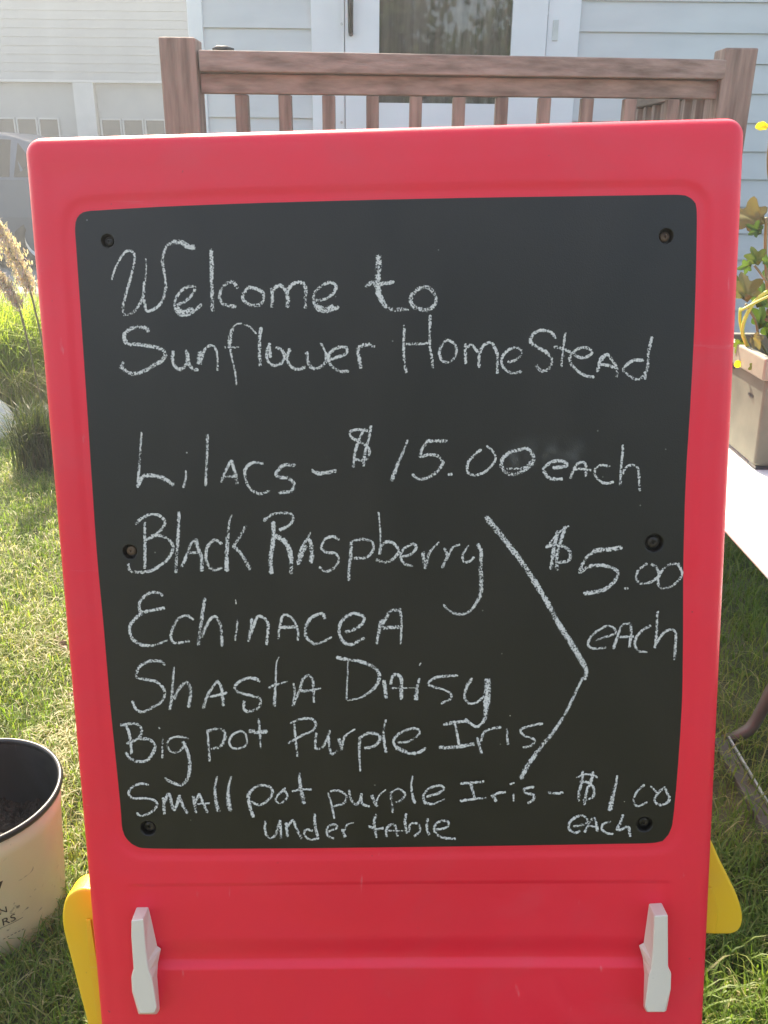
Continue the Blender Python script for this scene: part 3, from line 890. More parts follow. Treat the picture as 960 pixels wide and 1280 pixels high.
# grey tray clips
def clip(back, front, d1=.021):
    a = [E(*uv(x, y, -.002), -.002) for x, y in back]; b = [E(*uv(x, y, d1), d1) for x, y in front]; n = len(a)
    fs = [tuple(range(n)), tuple(range(2*n-1, n-1, -1))]+[(i, i+n, (i+1) % n+n, (i+1) % n) for i in range(n)]
    o = mesh('tray_clip', a+b, fs, M['greyplastic'], easel)
    bm = bmesh.new(); bm.from_mesh(o.data); bmesh.ops.recalc_face_normals(bm, faces=bm.faces); bm.to_mesh(o.data); bm.free()
    b = o.modifiers.new('bevel', 'BEVEL'); b.width = .0012; b.segments = 3; b.limit_method = 'ANGLE'; b.angle_limit = R(20)
clip([(171, 1133), (186, 1133), (197, 1182), (202, 1185), (198, 1203), (197, 1220), (200, 1262), (196, 1268), (173, 1268), (165, 1240), (165, 1216), (168, 1208), (167, 1150)],
     [(164, 1151), (179, 1149), (182, 1190), (184, 1205), (186, 1214), (190, 1222), (196, 1259), (193, 1266), (175, 1267), (166, 1240), (164, 1222), (167, 1211), (164, 1172)])
clip([(827, 1128), (811, 1129), (804, 1178), (798, 1181), (803, 1197), (805, 1217), (804, 1258), (808, 1265), (833, 1264), (838, 1238), (838, 1216), (834, 1208), (832, 1148)],
     [(835, 1144), (818, 1145), (816, 1190), (815, 1203), (814, 1212), (811, 1218), (806, 1258), (809, 1265), (831, 1265), (838.5, 1236), (839, 1216), (835, 1208), (835, 1172)])

# slate plate
def slate_mat():
    m, nt, p = newmat('chalkboard_surface'); L = nt.links.new
    tc = N(nt, 'ShaderNodeTexCoord'); mp = N(nt, 'ShaderNodeMapping'); mp.inputs['Scale'].default_value = (1, 1, .5); L(tc.outputs['Object'], mp.inputs[0])
    a = N(nt, 'ShaderNodeTexNoise', i_Scale=7.0, i_Detail=8.0); a.inputs['Distortion'].default_value = 1.2; L(mp.outputs[0], a.inputs['Vector'])
    b = N(nt, 'ShaderNodeTexNoise', i_Scale=900.0, i_Detail=2.0); L(tc.outputs['Object'], b.inputs['Vector'])
    r = N(nt, 'ShaderNodeValToRGB'); e = r.color_ramp.elements
    e[0].position = .38; e[0].color = (.007, .0046, .0034, 1); e[1].position = .75; e[1].color = (.016, .0112, .0088, 1)
    L(a.outputs['Fac'], r.inputs[0])
    # stray specks of chalk dust
    vr = N(nt, 'ShaderNodeTexVoronoi', i_Scale=48.0); L(tc.outputs['Object'], vr.inputs['Vector'])
    lt = N(nt, 'ShaderNodeMath', operation='LESS_THAN'); L(vr.outputs['Distance'], lt.inputs[0]); lt.inputs[1].default_value = .035
    c = N(nt, 'ShaderNodeTexNoise', i_Scale=11.0); L(tc.outputs['Object'], c.inputs['Vector'])
    gt = N(nt, 'ShaderNodeMath', operation='GREATER_THAN'); L(c.outputs['Fac'], gt.inputs[0]); gt.inputs[1].default_value = .56
    ml = N(nt, 'ShaderNodeMath', operation='MULTIPLY'); L(lt.outputs[0], ml.inputs[0]); L(gt.outputs[0], ml.inputs[1])
    m2 = N(nt, 'ShaderNodeMath', operation='MULTIPLY'); L(ml.outputs[0], m2.inputs[0]); m2.inputs[1].default_value = .5
    mx = N(nt, 'ShaderNodeMixRGB'); mx.inputs[2].default_value = (.3, .29, .28, 1); L(r.outputs[0], mx.inputs[1]); L(m2.outputs[0], mx.inputs[0]); L(mx.outputs[0], p.inputs['Base Color'])
    p.inputs['Roughness'].default_value = .40; p.inputs['Specular IOR Level'].default_value = .5
    bp = N(nt, 'ShaderNodeBump', i_Strength=.35, i_Distance=.0004); L(b.outputs['Fac'], bp.inputs['Height']); L(bp.outputs[0], p.inputs['Normal'])
    return m
M['slate'] = slate_mat()
n = len(SL)
cc = SL.mean(0)
def inset(k): 
    nrm_ = np.roll(SL, -1, 0)-np.roll(SL, 1, 0); nrm_ = np.stack([nrm_[:, 1], -nrm_[:, 0]], 1); nrm_ /= np.linalg.norm(nrm_, axis=1)[:, None]
    if ((SL+nrm_*.001-cc)**2).sum() > ((SL-cc)**2).sum(): nrm_ = -nrm_
    return SL+nrm_*k
levels = [(inset(0), -.0020), (inset(0), -.0013), (inset(.0006), -.0008)]
from mathutils.geometry import tessellate_polygon
V = [E(a, b, d) for ring, d in levels for a, b in ring]
Fc = [(i*n+k, i*n+(k+1) % n, (i+1)*n+(k+1) % n, (i+1)*n+k) for i in range(2) for k in range(n)]
NS = 24; holes = [uv(x, y) for x, y in ((134, 301), (833, 295), (162, 690), (818, 679), (185, 1036), (806, 1031))]
polys = [[Vector((a, b, 0)) for a, b in levels[2][0]]]; gidx = [2*n+k for k in range(n)]
dim = [(.0088, -.0008), (.0082, -.0011), (.0076, -.0022), (.0070, -.0052), (.0066, -.0075), (.0001, -.0078)]
for hk, (u0, v0) in enumerate(holes):
    b0 = len(V); HS = (.72, .78, .85, 1.05, .95, .95)[hk]
    for r, d in dim: V += [E(u0+HS*r*math.cos(2*math.pi*a/NS), v0+HS*r*math.sin(2*math.pi*a/NS), d) for a in range(NS)]
    Fc += [(b0+i*NS+a, b0+i*NS+(a+1) % NS, b0+(i+1)*NS+(a+1) % NS, b0+(i+1)*NS+a) for i in range(len(dim)-1) for a in range(NS)]
    polys.append([Vector((u0+HS*dim[0][0]*math.cos(2*math.pi*a/NS), v0+HS*dim[0][0]*math.sin(2*math.pi*a/NS), 0)) for a in range(NS)][::-1])
    gidx += [b0+a for a in range(NS)][::-1]
Fc += [tuple(gidx[i] for i in t_) for t_ in tessellate_polygon(polys)]
slate = mesh('chalkboard', V, Fc, M['slate'], easel)
bm = bmesh.new(); bm.from_mesh(slate.data); bmesh.ops.recalc_face_normals(bm, faces=bm.faces); bm.to_mesh(slate.data); bm.free()
M['screw'] = mat('blackened_screw', (.012, .01, .009), (.06, .045, .04), rough=.3, scale=160, metal=.5)
M['rusty'] = mat('rusty_screw', (.06, .03, .018), (.20, .11, .06), rough=.5, scale=160, metal=.2)
for k, (u0, v0) in enumerate(holes):
    hd = [(.0056, -.0074), (.0056, -.0060), (.0046, -.0048), (.0030, -.0044), (.0016, -.0044), (.0012, -.0060), (.0001, -.0060)]
    HS = (.72, .78, .85, 1.05, .95, .95)[k]
    V = [E(u0+HS*r*math.cos(2*math.pi*a/20), v0+HS*r*math.sin(2*math.pi*a/20), d) for r, d in hd for a in range(20)]
    Fc = [(i*20+a, i*20+(a+1) % 20, (i+1)*20+(a+1) % 20, (i+1)*20+a) for i in range(len(hd)-1) for a in range(20)]
    s_ = mesh('screw', V, Fc, M['rusty'] if k in (1, 2) else M['screw'], slate)
    bm = bmesh.new(); bm.from_mesh(s_.data); bmesh.ops.recalc_face_normals(bm, faces=bm.faces); bm.to_mesh(s_.data); bm.free()
# ---- chalk writing
def chalk_mat():
    m, nt, p = newmat('chalk'); L = nt.links.new
    p.inputs['Base Color'].default_value = (.70, .655, .62, 1); p.inputs['Roughness'].default_value = 1; p.inputs['Specular IOR Level'].default_value = .05
    tc = N(nt, 'ShaderNodeTexCoord')
    a = N(nt, 'ShaderNodeTexNoise', i_Scale=720.0, i_Detail=2.5); L(tc.outputs['Object'], a.inputs['Vector'])
    b = N(nt, 'ShaderNodeTexNoise', i_Scale=70.0, i_Detail=2.0); L(tc.outputs['Object'], b.inputs['Vector'])
    ed = N(nt, 'ShaderNodeAttribute', attribute_name='tint')            # 0 in the middle of a stroke, 1 at its edge
    pw = N(nt, 'ShaderNodeMath', operation='POWER'); L(ed.outputs['Fac'], pw.inputs[0]); pw.inputs[1].default_value = 3.0
    s1 = N(nt, 'ShaderNodeMath', operation='MULTIPLY_ADD'); L(pw.outputs[0], s1.inputs[0]); s1.inputs[1].default_value = -.30; L(a.outputs['Fac'], s1.inputs[2])
    s2 = N(nt, 'ShaderNodeMath', operation='MULTIPLY_ADD'); L(b.outputs['Fac'], s2.inputs[0]); s2.inputs[1].default_value = .42; L(s1.outputs[0], s2.inputs[2])
    mr = N(nt, 'ShaderNodeMapRange'); L(s2.outputs[0], mr.inputs['Value'])
    mr.inputs['From Min'].default_value = .55; mr.inputs['From Max'].default_value = .74; mr.inputs['To Min'].default_value = .0; mr.inputs['To Max'].default_value = .95
    tr = N(nt, 'ShaderNodeBsdfTransparent'); mx = N(nt, 'ShaderNodeMixShader')
    L(mr.outputs[0], mx.inputs[0]); L(tr.outputs[0], mx.inputs[1]); L(p.outputs[0], mx.inputs[2]); L(mx.outputs[0], nt.nodes['Material Output'].inputs[0])
    return m
M['chalk'] = chalk_mat()
def dust_mat():
    m, nt, p = newmat('chalk_dust'); L = nt.links.new
    p.inputs['Base Color'].default_value = (.62, .60, .57, 1); p.inputs['Roughness'].default_value = 1
    tc = N(nt, 'ShaderNodeTexCoord')
    a = N(nt, 'ShaderNodeTexNoise', i_Scale=90.0, i_Detail=6.0); L(tc.outputs['Object'], a.inputs['Vector'])
    ed = N(nt, 'ShaderNodeAttribute', attribute_name='tint')
    s1 = N(nt, 'ShaderNodeMath', operation='SUBTRACT'); s1.inputs[0].default_value = 1; L(ed.outputs['Fac'], s1.inputs[1])
    q = N(nt, 'ShaderNodeMapRange'); L(a.outputs['Fac'], q.inputs['Value']); q.inputs['From Min'].default_value = .35; q.inputs['From Max'].default_value = .75; q.inputs['To Max'].default_value = .11
    s2 = N(nt, 'ShaderNodeMath', operation='MULTIPLY'); L(s1.outputs[0], s2.inputs[0]); L(q.outputs[0], s2.inputs[1])
    tr = N(nt, 'ShaderNodeBsdfTransparent'); mx = N(nt, 'ShaderNodeMixShader')
    L(s2.outputs[0], mx.inputs[0]); L(tr.outputs[0], mx.inputs[1]); L(p.outputs[0], mx.inputs[2]); L(mx.outputs[0], nt.nodes['Material Output'].inputs[0])
    return m
M['dust'] = dust_mat()
words = []; curw = None; tile = None; idx = 0
for ln in STROKES.strip().split('\n'):
    if ln.startswith('T '): tile = [float(q) for q in ln[2:].split()]; continue
    if ln.startswith('G+ '): curw = [q for q in words if q[0] == ln[3:]][-1]; continue
    if ln.startswith('G '): curw = [ln[2:], []]; words.append(curw); continue
    ws, ps = ln.split('|'); ws = [float(q) for q in ws.split(',')]
    pts = [tuple(float(c) for c in q.split(',')) for q in ps.split()]
    pts = [(tile[0]+a/tile[2], tile[1]+b/tile[2]) for a, b in pts]
    curw[1].append(([q/tile[2] for q in ws], pts))
spec_names = {'smudge': ('chalk_smudge', 'faint wiped smear of chalk dust'), 'dash': ('chalk_dash', 'short chalk dash'), 'bracket': ('chalk_bracket', 'long bent chalk line grouping the items')}
for wname, strokes in words:
    V, Fc, T = [], [], []
    for ws, pts in strokes:
        idx += 1; dz = -.0005+idx*.000004
        P = [Vector((*uv(a, b), 0)) for a, b in pts]
        s = (Vector((*uv(pts[0][0]+10, pts[0][1]), 0))-P[0]).length/10        # metres per pixel here
        path = smooth_path(P, .0016); n = len(path)
        w0, w1 = ws[0]*s*1.03, ws[-1]*s*1.03
        # a little rounding at both ends
        d0 = (path[0]-path[1]).normalized(); d1 = (path[-1]-path[-2]).normalized()
        path = [path[0]+d0*w0*.28]+path+[path[-1]+d1*w1*.28]; n = len(path)
        jit = 0
        for i, q in enumerate(path):
            t = (path[min(i+1, n-1)]-path[max(i-1, 0)]).normalized(); nn = Vector((-t.y, t.x, 0))
            wd = w0+(w1-w0)*i/(n-1)
            jit = .7*jit+rnd.uniform(-.05, .05)
            wd *= 1+jit
            if i in (0, n-1): wd *= .45
            b = len(V)
            for k, f in enumerate((-.5, -.25, 0, .25, .5)):
                c = q+nn*f*wd; V.append(np.array(E(c.x, c.y, dz))); T.append(1.0 if i in (0, n-1) else abs(f)*2)
            if i:
                for k in range(4): Fc.append((b-5+k, b-4+k, b+1+k, b+k))
    nm, lb = spec_names.get(wname, ('chalk_price', 'chalk price %s' % wname) if wname[0] == '$' else ('chalk_word', 'chalk word %s' % wname))
    o = fastmesh(nm, np.array(V), np.full(len(Fc), 4), np.array(Fc).ravel(), M['dust'] if wname == 'smudge' else M['chalk'], slate, tint=np.array(T)); o['label'] = lb

# ---------------------------------------------------------------- nursery pot
PC = atZ(-36, 988, .25); PCx, PCy = PC.x, PC.y; PR, PB, PH = .138, .116, .25
pot = thing('nursery_pot', 'cream plastic nursery pot with black rim and brown print on the lawn beside the easel', 'plant pot', (PCx, PCy, 0))
M['cream'] = plastic('cream_plastic', (.74, .62, .42), (.80, .68, .47), rough=.45)
def dirty(m):
    nt = m.node_tree; p = nt.nodes['Principled BSDF']; L = nt.links.new; src = p.inputs['Base Color'].links[0].from_socket
    tc = nt.nodes['Texture Coordinate']; a = N(nt, 'ShaderNodeTexNoise', i_Scale=38.0, i_Detail=8.0); a.inputs['Distortion'].default_value = 2; L(tc.outputs['Object'], a.inputs['Vector'])
    sx = N(nt, 'ShaderNodeSeparateXYZ'); L(tc.outputs['Object'], sx.inputs[0])
    mr = N(nt, 'ShaderNodeMapRange'); L(sx.outputs['Z'], mr.inputs['Value']); mr.inputs['From Min'].default_value = 0; mr.inputs['From Max'].default_value = .16; mr.inputs['To Min'].default_value = .10; mr.inputs['To Max'].default_value = 0
    ad = N(nt, 'ShaderNodeMath', operation='ADD'); L(a.outputs['Fac'], ad.inputs[0]); L(mr.outputs[0], ad.inputs[1])
    r = N(nt, 'ShaderNodeValToRGB'); r.color_ramp.elements[0].position = .68; r.color_ramp.elements[1].position = .78; L(ad.outputs[0], r.inputs[0])
    mx = N(nt, 'ShaderNodeMixRGB'); mx.inputs[2].default_value = (.33, .25, .17, 1); L(r.outputs[0], mx.inputs[0]); L(src, mx.inputs[1]); L(mx.outputs[0], p.inputs['Base Color'])
dirty(M['cream'])
M['blackplastic'] = plastic('black_plastic', (.022, .021, .02), (.03, .028, .026), rough=.38)
def lathe(name, prof, cx, cy, m, parent, n=72, closed=True, smooth=True):
    V = [(cx+r*math.cos(2*math.pi*k/n), cy+r*math.sin(2*math.pi*k/n), z) for k in range(n) for r, z in prof]; kk = len(prof); e = kk if closed else kk-1
    Fc = [(a*kk+b, ((a+1) % n)*kk+b, ((a+1) % n)*kk+(b+1) % kk, a*kk+(b+1) % kk) for a in range(n) for b in range(e)]
    o = mesh(name, V, Fc, m, parent, smooth=smooth)
    bm = bmesh.new(); bm.from_mesh(o.data); bmesh.ops.recalc_face_normals(bm, faces=bm.faces); bm.to_mesh(o.data); bm.free(); return o
def rad(z): return PB+(PR-.004-PB)*z/PH
lathe('pot_wall', [(PB-.012, .002), (PB-.003, .0), (PB, .004), (rad(.20), .20), (rad(.202)+.0015, .204), (rad(PH), PH-.006), (rad(PH)-.0018, PH-.006), (rad(.2)-.002, .2), (PB-.002, .006)], PCx, PCy, M['cream'], pot, closed=False)
lathe('inner_wall', [(rad(PH)-.002, PH-.004), (rad(.2)-.0025, .2), (PB-.003, .006), (.001, .006)], PCx, PCy, M['blackplastic'], pot, closed=False)
lathe('rim', [(PR-.0062, PH-.010), (PR+.0005, PH-.009), (PR+.002, PH-.004), (PR+.001, PH), (PR-.002, PH+.0018), (PR-.005, PH+.0008), (PR-.0065, PH-.003)], PCx, PCy, M['blackplastic'], pot)
# crumbled potting soil low in the pot
nn = 40; V = []; Fc = []
for i in range(nn+1):
    for j in range(nn+1):
        x, y = (i/nn*2-1), (j/nn*2-1); a = x*math.sqrt(1-y*y/2); b = y*math.sqrt(1-x*x/2); rr_ = rad(.135)-.004
        V.append((PCx+a*rr_, PCy+b*rr_, .135+rnd.uniform(-.006, .006)+.01*math.sin(a*7+b*4)))
for i in range(nn):
    for j in range(nn): k = i*(nn+1)+j; Fc.append((k, k+nn+1, k+nn+2, k+1))
so_ = mesh('potting_soil', V, Fc, M['soil'], pot, kind='stuff')
# printed wording wrapped round the wall
M['print'] = mat('brown_print', (.045, .025, .018), (.07, .04, .028), rough=.6, scale=50)
def wall_point(x, y):
    r = ray(x, y); lo = None                   # where the pixel's ray meets the cone of the pot wall
    t = .6
    while t < 3:
        q = CAM+r*t
        if 0 < q.z < PH and math.hypot(q.x-PCx, q.y-PCy) < rad(q.z): return q
        t += .0005
    return None
def wrap(a0, z0, pts):                         # (s, h) along the wall from angle a0, height z0
    out = []
    for s, h in pts:
        z = z0+h; r = rad(z)+.0004; a = a0+s/r; out.append((PCx+r*math.cos(a), PCy+r*math.sin(a), z))
    return out
def print_text(txt, x, y, size, ax='LEFT'):
    q = wall_point(x, y)
    if q is None: return
    cu = bpy.data.curves.new('t', 'FONT'); cu.body = txt; cu.size = size; cu.resolution_u = 3; cu.align_x = ax
    ob = bpy.data.objects.new('t', cu); COL.objects.link(ob); bpy.context.view_layer.update()
    me = bpy.data.meshes.new_from_object(ob.evaluated_get(bpy.context.evaluated_depsgraph_get())); bpy.data.objects.remove(ob)
    pts = [(v.co.x, v.co.y) for v in me.vertices]; fs = [tuple(p.vertices) for p in me.polygons]
    mesh('printed_text', wrap(math.atan2(q.y-PCy, q.x-PCx), q.z, pts), fs, M['print'], pot)
    bpy.data.meshes.remove(me)
print_text('N', 10, 1139, .018, 'RIGHT')
print_text('RS', 20.5, 1149, .021, 'RIGHT')
print_text('®', 20.5, 1136, .008)
print_text('V', 8, 1125, .062, 'RIGHT')
def strip(pa, pb, h):
    q = wall_point(*pa); q2 = wall_point(*pb); a0 = math.atan2(q.y-PCy, q.x-PCx); a1 = math.atan2(q2.y-PCy, q2.x-PCx); z = (q.z+q2.z)/2
    L_ = (a1-a0)*rad(z); n = 14
    pts = [(L_*i/n, 0) for i in range(n+1)]+[(L_*i/n, h) for i in range(n+1)]
    mesh('printed_line', wrap(a0, z, pts), [(i, i+1, n+2+i, n+1+i) for i in range(n)], M['print'], pot)
strip((-20, 1170), (28, 1143), .0008)
for k in range(6):
    t = k/6; x = 4+28*t; y = 1174-14*t
    strip((x, y), (x+2.6, y-1.3), .0012)

# ---------------------------------------------------------------- folding table, planter, plants
TZ = .73
tb = thing('folding_table', 'white folding table standing on the lawn at the right of the easel', 'table', (1.1, 1.5, 0))
M['tabletop'] = plastic('white_table_plastic', (.74, .73, .70), (.78, .77, .74), rough=.4)
TX = .488
def tabletop():
    pts = [(a+TX+.61, b) for a, b in rect_ring(.61, .66, 1.86, .045, 8)]; n = len(pts)
    def sh(k): cx, cy = TX+.61, 1.26; return [((x-cx)*(1-k/.61)+cx, (y-cy)*(1-k/.6)+cy) for x, y in pts]
    lv = [(sh(.035), TZ-.019), (sh(.002), TZ-.021), (sh(0), TZ-.017), (sh(0), TZ-.006), (sh(.002), TZ-.002), (sh(.006), TZ)]
    V = [(x, y, z) for r_, z in lv for x, y in r_]
    Fc = [(i*n+k, i*n+(k+1) % n, (i+1)*n+(k+1) % n, (i+1)*n+k) for i in range(len(lv)-1) for k in range(n)]+[tuple(5*n+k for k in range(n)), tuple(k for k in range(n))[::-1]]
    return mesh('tabletop', V, Fc, M['tabletop'], tb)
tabletop()
M['tube'] = mat('brown_grey_leg_paint', (.075, .065, .055), (.11, .095, .08), rough=.45, scale=14)
ga = atZ(905, 926, .015); gb = atZ(985, 1062, .015)
def leg(pts, r=.0135, name='leg'):
    V, Fc = tube(smooth_path(pts, .02), r, 12); return mesh(name, V, Fc, M['tube'], tb, smooth=True)
lx = ga.x
l1 = atZ(935, 902, .07); l2 = atY(962, 868, ga.y-.0)
leg([(ga.x, ga.y, .014), (ga.x+.05, ga.y+.0, .045), (l2.x, l2.y, l2.z), (l2.x+.06, ga.y, .40), (l2.x+.06, ga.y, TZ-.022)])
leg([(ga.x, .93, .014), (ga.x+.05, .93, .045), (l2.x, .93, l2.z), (l2.x+.06, .93, .40), (l2.x+.06, .93, TZ-.022)])
V = bar((ga.x-.012, ga.y, .014), (gb.x-.012, .93, .014), .032, .020); mesh('foot_bar', V, BARF, M['tube'], tb, bevel=.003)
V = bar((ga.x+.006, ga.y-.005, .0285), (gb.x+.006, .935, .0285), .005, .007); mesh('foot_trim', V, BARF, M['steel'], tb, bevel=.001)
xr = 2*(TX+.61)-l2.x-.06
for y in (ga.y, .93): leg([(xr, y, .014), (xr, y, TZ-.022)])
V = bar((xr, ga.y, .014), (xr, .93, .014), .032, .020); mesh('foot_bar', V, BARF, M['tube'], tb, bevel=.003)
V, Fc = tube([(l2.x+.06, 1.26, .42), (TX+.61, 1.26, TZ-.05)], .007, 8); mesh('brace', V, Fc, M['tube'], tb)
V, Fc = tube([(l2.x+.06, .93, .42), (l2.x+.06, ga.y, .42)], .008, 8); mesh('crossbar', V, Fc, M['tube'], tb)

pa = atZ(941, 588.5, TZ)                        # nearest bottom corner
plx, ply = pa.x, pa.y; PW, PD, PHt = .30, .19, .19
plr = thing('planter_box', 'weathered grey square planter box on the white table', 'planter', (plx+PW/2, ply+PD/2, TZ))
M['planter'] = mat('weathered_planter', (.085, .09, .07), (.125, .13, .10), rough=.7, scale=14, bump=.4, bscale=60, bdist=.001)
fl = .012                                       # outward flare at the top
def wallq(p0, p1, t=.008):                      # a wall from bottom edge p0-p1, leaning outwards
    pass
zb, zt = TZ+.004, TZ+PHt
def ringq(off, z): return [(plx-off, ply-off, z), (plx+PW+off, ply-off, z), (plx+PW+off, ply+PD+off, z), (plx-off, ply+PD+off, z)]
lv = [ringq(-.012, zb), ringq(0, zb+.006), ringq(fl*.8, zt-.035), ringq(fl*.8-.006, zt-.035), ringq(fl*.8-.010, zb+.02)]
V = [p for r_ in lv for p in r_]; Fc = [(i*4+k, i*4+(k+1) % 4, (i+1)*4+(k+1) % 4, (i+1)*4+k) for i in range(4) for k in range(4)]+[(3, 2, 1, 0), (16, 17, 18, 19)]
mesh('planter_wall', V, Fc, M['planter'], plr, bevel=.003)
lv = [ringq(fl*.8-.004, zt-.036), ringq(fl+.005, zt-.036), ringq(fl+.007, zt), ringq(fl-.008, zt), ringq(fl-.010, zt-.036)]
V = [p for r_ in lv for p in r_]; Fc = [(i*4+k, i*4+(k+1) % 4, ((i+1) % 5)*4+(k+1) % 4, ((i+1) % 5)*4+k) for i in range(5) for k in range(4)]
mesh('rim', V, Fc, mat('planter_rim', (.19, .18, .14), (.24, .225, .18), rough=.6, scale=12, bump=.3), plr, bevel=.003)
V = boxv(plx+.002, plx+PW-.002, ply+.002, ply+PD-.002, zt-.07, zt-.03); mesh('soil', V, BOXF, M['soil'], plr)
for (x, y, wd) in ((931, 447.5, .02), (948, 475, .02)):
    for yy_ in (ply+.03, ply+.11):
        zz_ = zt-.045 if y < 460 else zt-.072
    yy_ = ply+.04 if y > 460 else ply+.13
    xs = plx-fl*.8*((zz_-zb)/(PHt-.035))
    mesh('slot', boxv(xs-.0012, xs+.004, yy_-wd/2, yy_+wd/2, zz_-.002, zz_+.002), BOXF, M['black_metal'], plr)
for (x, y) in ((plx+.02, ply+.02), (plx+PW-.02, ply+.02), (plx+PW-.02, ply+PD-.02), (plx+.02, ply+PD-.015)):
    mesh('foot', boxv(x-.014, x+.014, y-.014, y+.014, TZ, zb+.002), BOXF, M['black_metal'], plr)

M['vineleaf'] = leafmat('vine_leaf', [(.045, .09, .03), (.10, .16, .035), (.145, .14, .055), (.17, .125, .08)], trans=.3)
M['vinestem'] = mat('yellow_green_stem', (.34, .42, .05), (.46, .50, .10), rough=.4, scale=20)
M['petal'] = leafmat('yellow_petal', [(.75, .66, .03), (.85, .75, .08)], trans=.4)
vine = thing('vine_plant', 'trailing vine with lobed green and bronze leaves and looping yellow-green stems growing in the planter', 'plant', (plx+.1, ply+.09, zt-.03))
def leafmesh(c, size, nrm, up, tint, m, parent, name='leaf', lobes=3, droop=.25):
    """lobed leaf with a folded midrib: fan rings around the stem end"""
    nrm = Vector(nrm).normalized(); up = Vector(up); up = (up-nrm*up.dot(nrm)).normalized(); s = up.cross(nrm)
    out = []
    n = 40
    for k in range(n+1):
        a = -math.pi+2*math.pi*k/n
        r = (.42+.62*max(w_*max(0, 1-abs(a-a_)/.55)**.85 for a_, w_ in ((0, 1), (1.05, .8), (-1.05, .8), (2.0, .45), (-2.0, .45)))) if lobes == 3 else .55+.35*max(0, math.cos(a))
        r *= 1+.03*math.sin(a*17)
        if abs(a) > 2.75: r *= .5
        out.append((r*math.sin(a)*.62, r*math.cos(a)*.62+.35))
    V = [Vector(c)]; 
    for f in (.5, 1):
        for x, y in out:
            yy_ = .15+(y-.15)*f; xx_ = x*f
            V.append(Vector(c)+(s*xx_+up*yy_)*size+nrm*size*(abs(xx_)*.35-droop*(xx_*xx_+yy_*yy_)+.04*math.sin(9*xx_+5*yy_)))
    Fc = [(0, 1+k, 2+k) for k in range(n)]+[(1+k, n+2+k, n+3+k, 2+k) for k in range(n)]
    V = [np.array(v) for v in V]
    sz = [len(f) for f in Fc]; ix = [i for f in Fc for i in f]
    return fastmesh(name, np.array(V), np.array(sz), np.array(ix), m, parent, tint=np.full(len(V), tint))
def pxY(x, y, Y): return atY(x, y, Y)
YP = ply+.08
def stem(pts, r, m=None, name='stem'):
    V, Fc = tube(smooth_path(pts, .008), r, 7); return mesh(name, V, Fc, m or M['vinestem'], vine, smooth=True)
soilz = zt-.032
M['darkstem'] = mat('green_brown_stem', (.12, .13, .05), (.20, .17, .09), rough=.5, scale=20)
stem([pxY(965, 362, YP), pxY(948, 372, YP), pxY(934, 392, YP), pxY(928, 412, YP), pxY(932, 428, YP), (plx+.015, YP, soilz)], .0032)
stem([pxY(970, 366, YP-.02), pxY(945, 378, YP-.02), pxY(926, 388, YP-.02)], .0022)
stem([pxY(926, 385, YP+.02), pxY(925, 400, YP+.02), pxY(929, 420, YP+.02), (plx+.01, YP+.02, soilz)], .0028)
stem([pxY(958, 272, YP), pxY(957, 320, YP+.01), pxY(962, 380, YP), (plx+.06, YP, soilz)], .0028, M['darkstem'])
stem([pxY(943, 332, YP), pxY(953, 345, YP), pxY(966, 370, YP), (plx+.07, YP, soilz)], .0018, M['darkstem'])
stem([pxY(932, 380, YP), pxY(944, 400, YP), pxY(950, 425, YP), (plx+.04, YP, soilz)], .0022, M['darkstem'])
V0 = Vector
for (x, y, dy, size, nr, up, t) in ((956, 280, 0, .062, (-.2, -1, .5), (-.75, .1, .45), .78), (966, 268, .02, .06, (.2, -1, .3), (.8, 0, .3), .85), (952, 292, -.01, .028, (.1, -1, .2), (-.9, 0, .55), .05), (948, 332, 0, .036, (-.2, -1, .4), (-.3, 0, .9), .38),
      (940, 330, .01, .026, (.3, -1, .1), (-.9, 0, -.3), .1), (953, 330, -.01, .024, (.3, -1, .5), (.9, 0, .5), .3),
      (934, 378, 0, .058, (-.1, -1, .5), (-.1, 0, 1), .70), (946, 385, .02, .05, (.2, -1, .3), (.4, 0, .9), .2), (926, 368, .03, .04, (-.3, -1, .3), (-.4, 0, .9), .3), (957, 352, .02, .04, (.2, -1, .4), (.6, 0, .8), .05),
      (948, 412, .03, .05, (.2, -1, .2), (.2, 0, .9), .12), (938, 418, -.01, .032, (.2, -1, .5), (.5, 0, -.6), .95), (955, 400, 0, .045, (.1, -1, .4), (.8, 0, .2), .9), (928, 424, .02, .026, (-.4, -1, .3), (-.3, 0, -.9), .35), (961, 425, .03, .05, (0, -1, .3), (.2, 0, 1), .2), (925, 440, .04, .028, (-.4, -1, .3), (.2, 0, -.9), .42)):
    leafmesh(pxY(x, y, YP+dy), size, nr, up, t, M['vineleaf'], vine)
for k in range(16):                              # the rest of the plant, to the right of the frame
    c = Vector((plx+.08+rnd.random()*.2, ply+rnd.uniform(.02, .17), TZ+.2+rnd.random()*.28))
    stem([c, (c.x*.7+.3*(plx+.15), c.y, (c.z+soilz)/2), (plx+.08+rnd.random()*.15, ply+.09, soilz)], .0022, M['darkstem'])
    leafmesh(c, rnd.uniform(.035, .06), (rnd.uniform(-.5, .5), -1, rnd.uniform(0, .8)), (rnd.uniform(-1, 1), 0, rnd.uniform(-.2, 1)), rnd.random(), M['vineleaf'], vine)
for (x, y, up) in ((958, 158, (-1, 0, 0)), (960, 160, (-.8, 0, .4)), (962, 157, (.6, 0, .7)), (963, 161, (.5, 0, -.6))):
    leafmesh(pxY(x, y, YP), .017, (0, -1, .5), up, .5, M['petal'], vine, name='petal', lobes=2)
stem([pxY(962, 158, YP), pxY(966, 250, YP), (plx+.12, YP, soilz)], .002, M['darkstem'])
leafmesh(pxY(942, 452, YP-.05), .02, (-1, -.3, .2), (0, -.3, -1), .4, M['vineleaf'], vine)

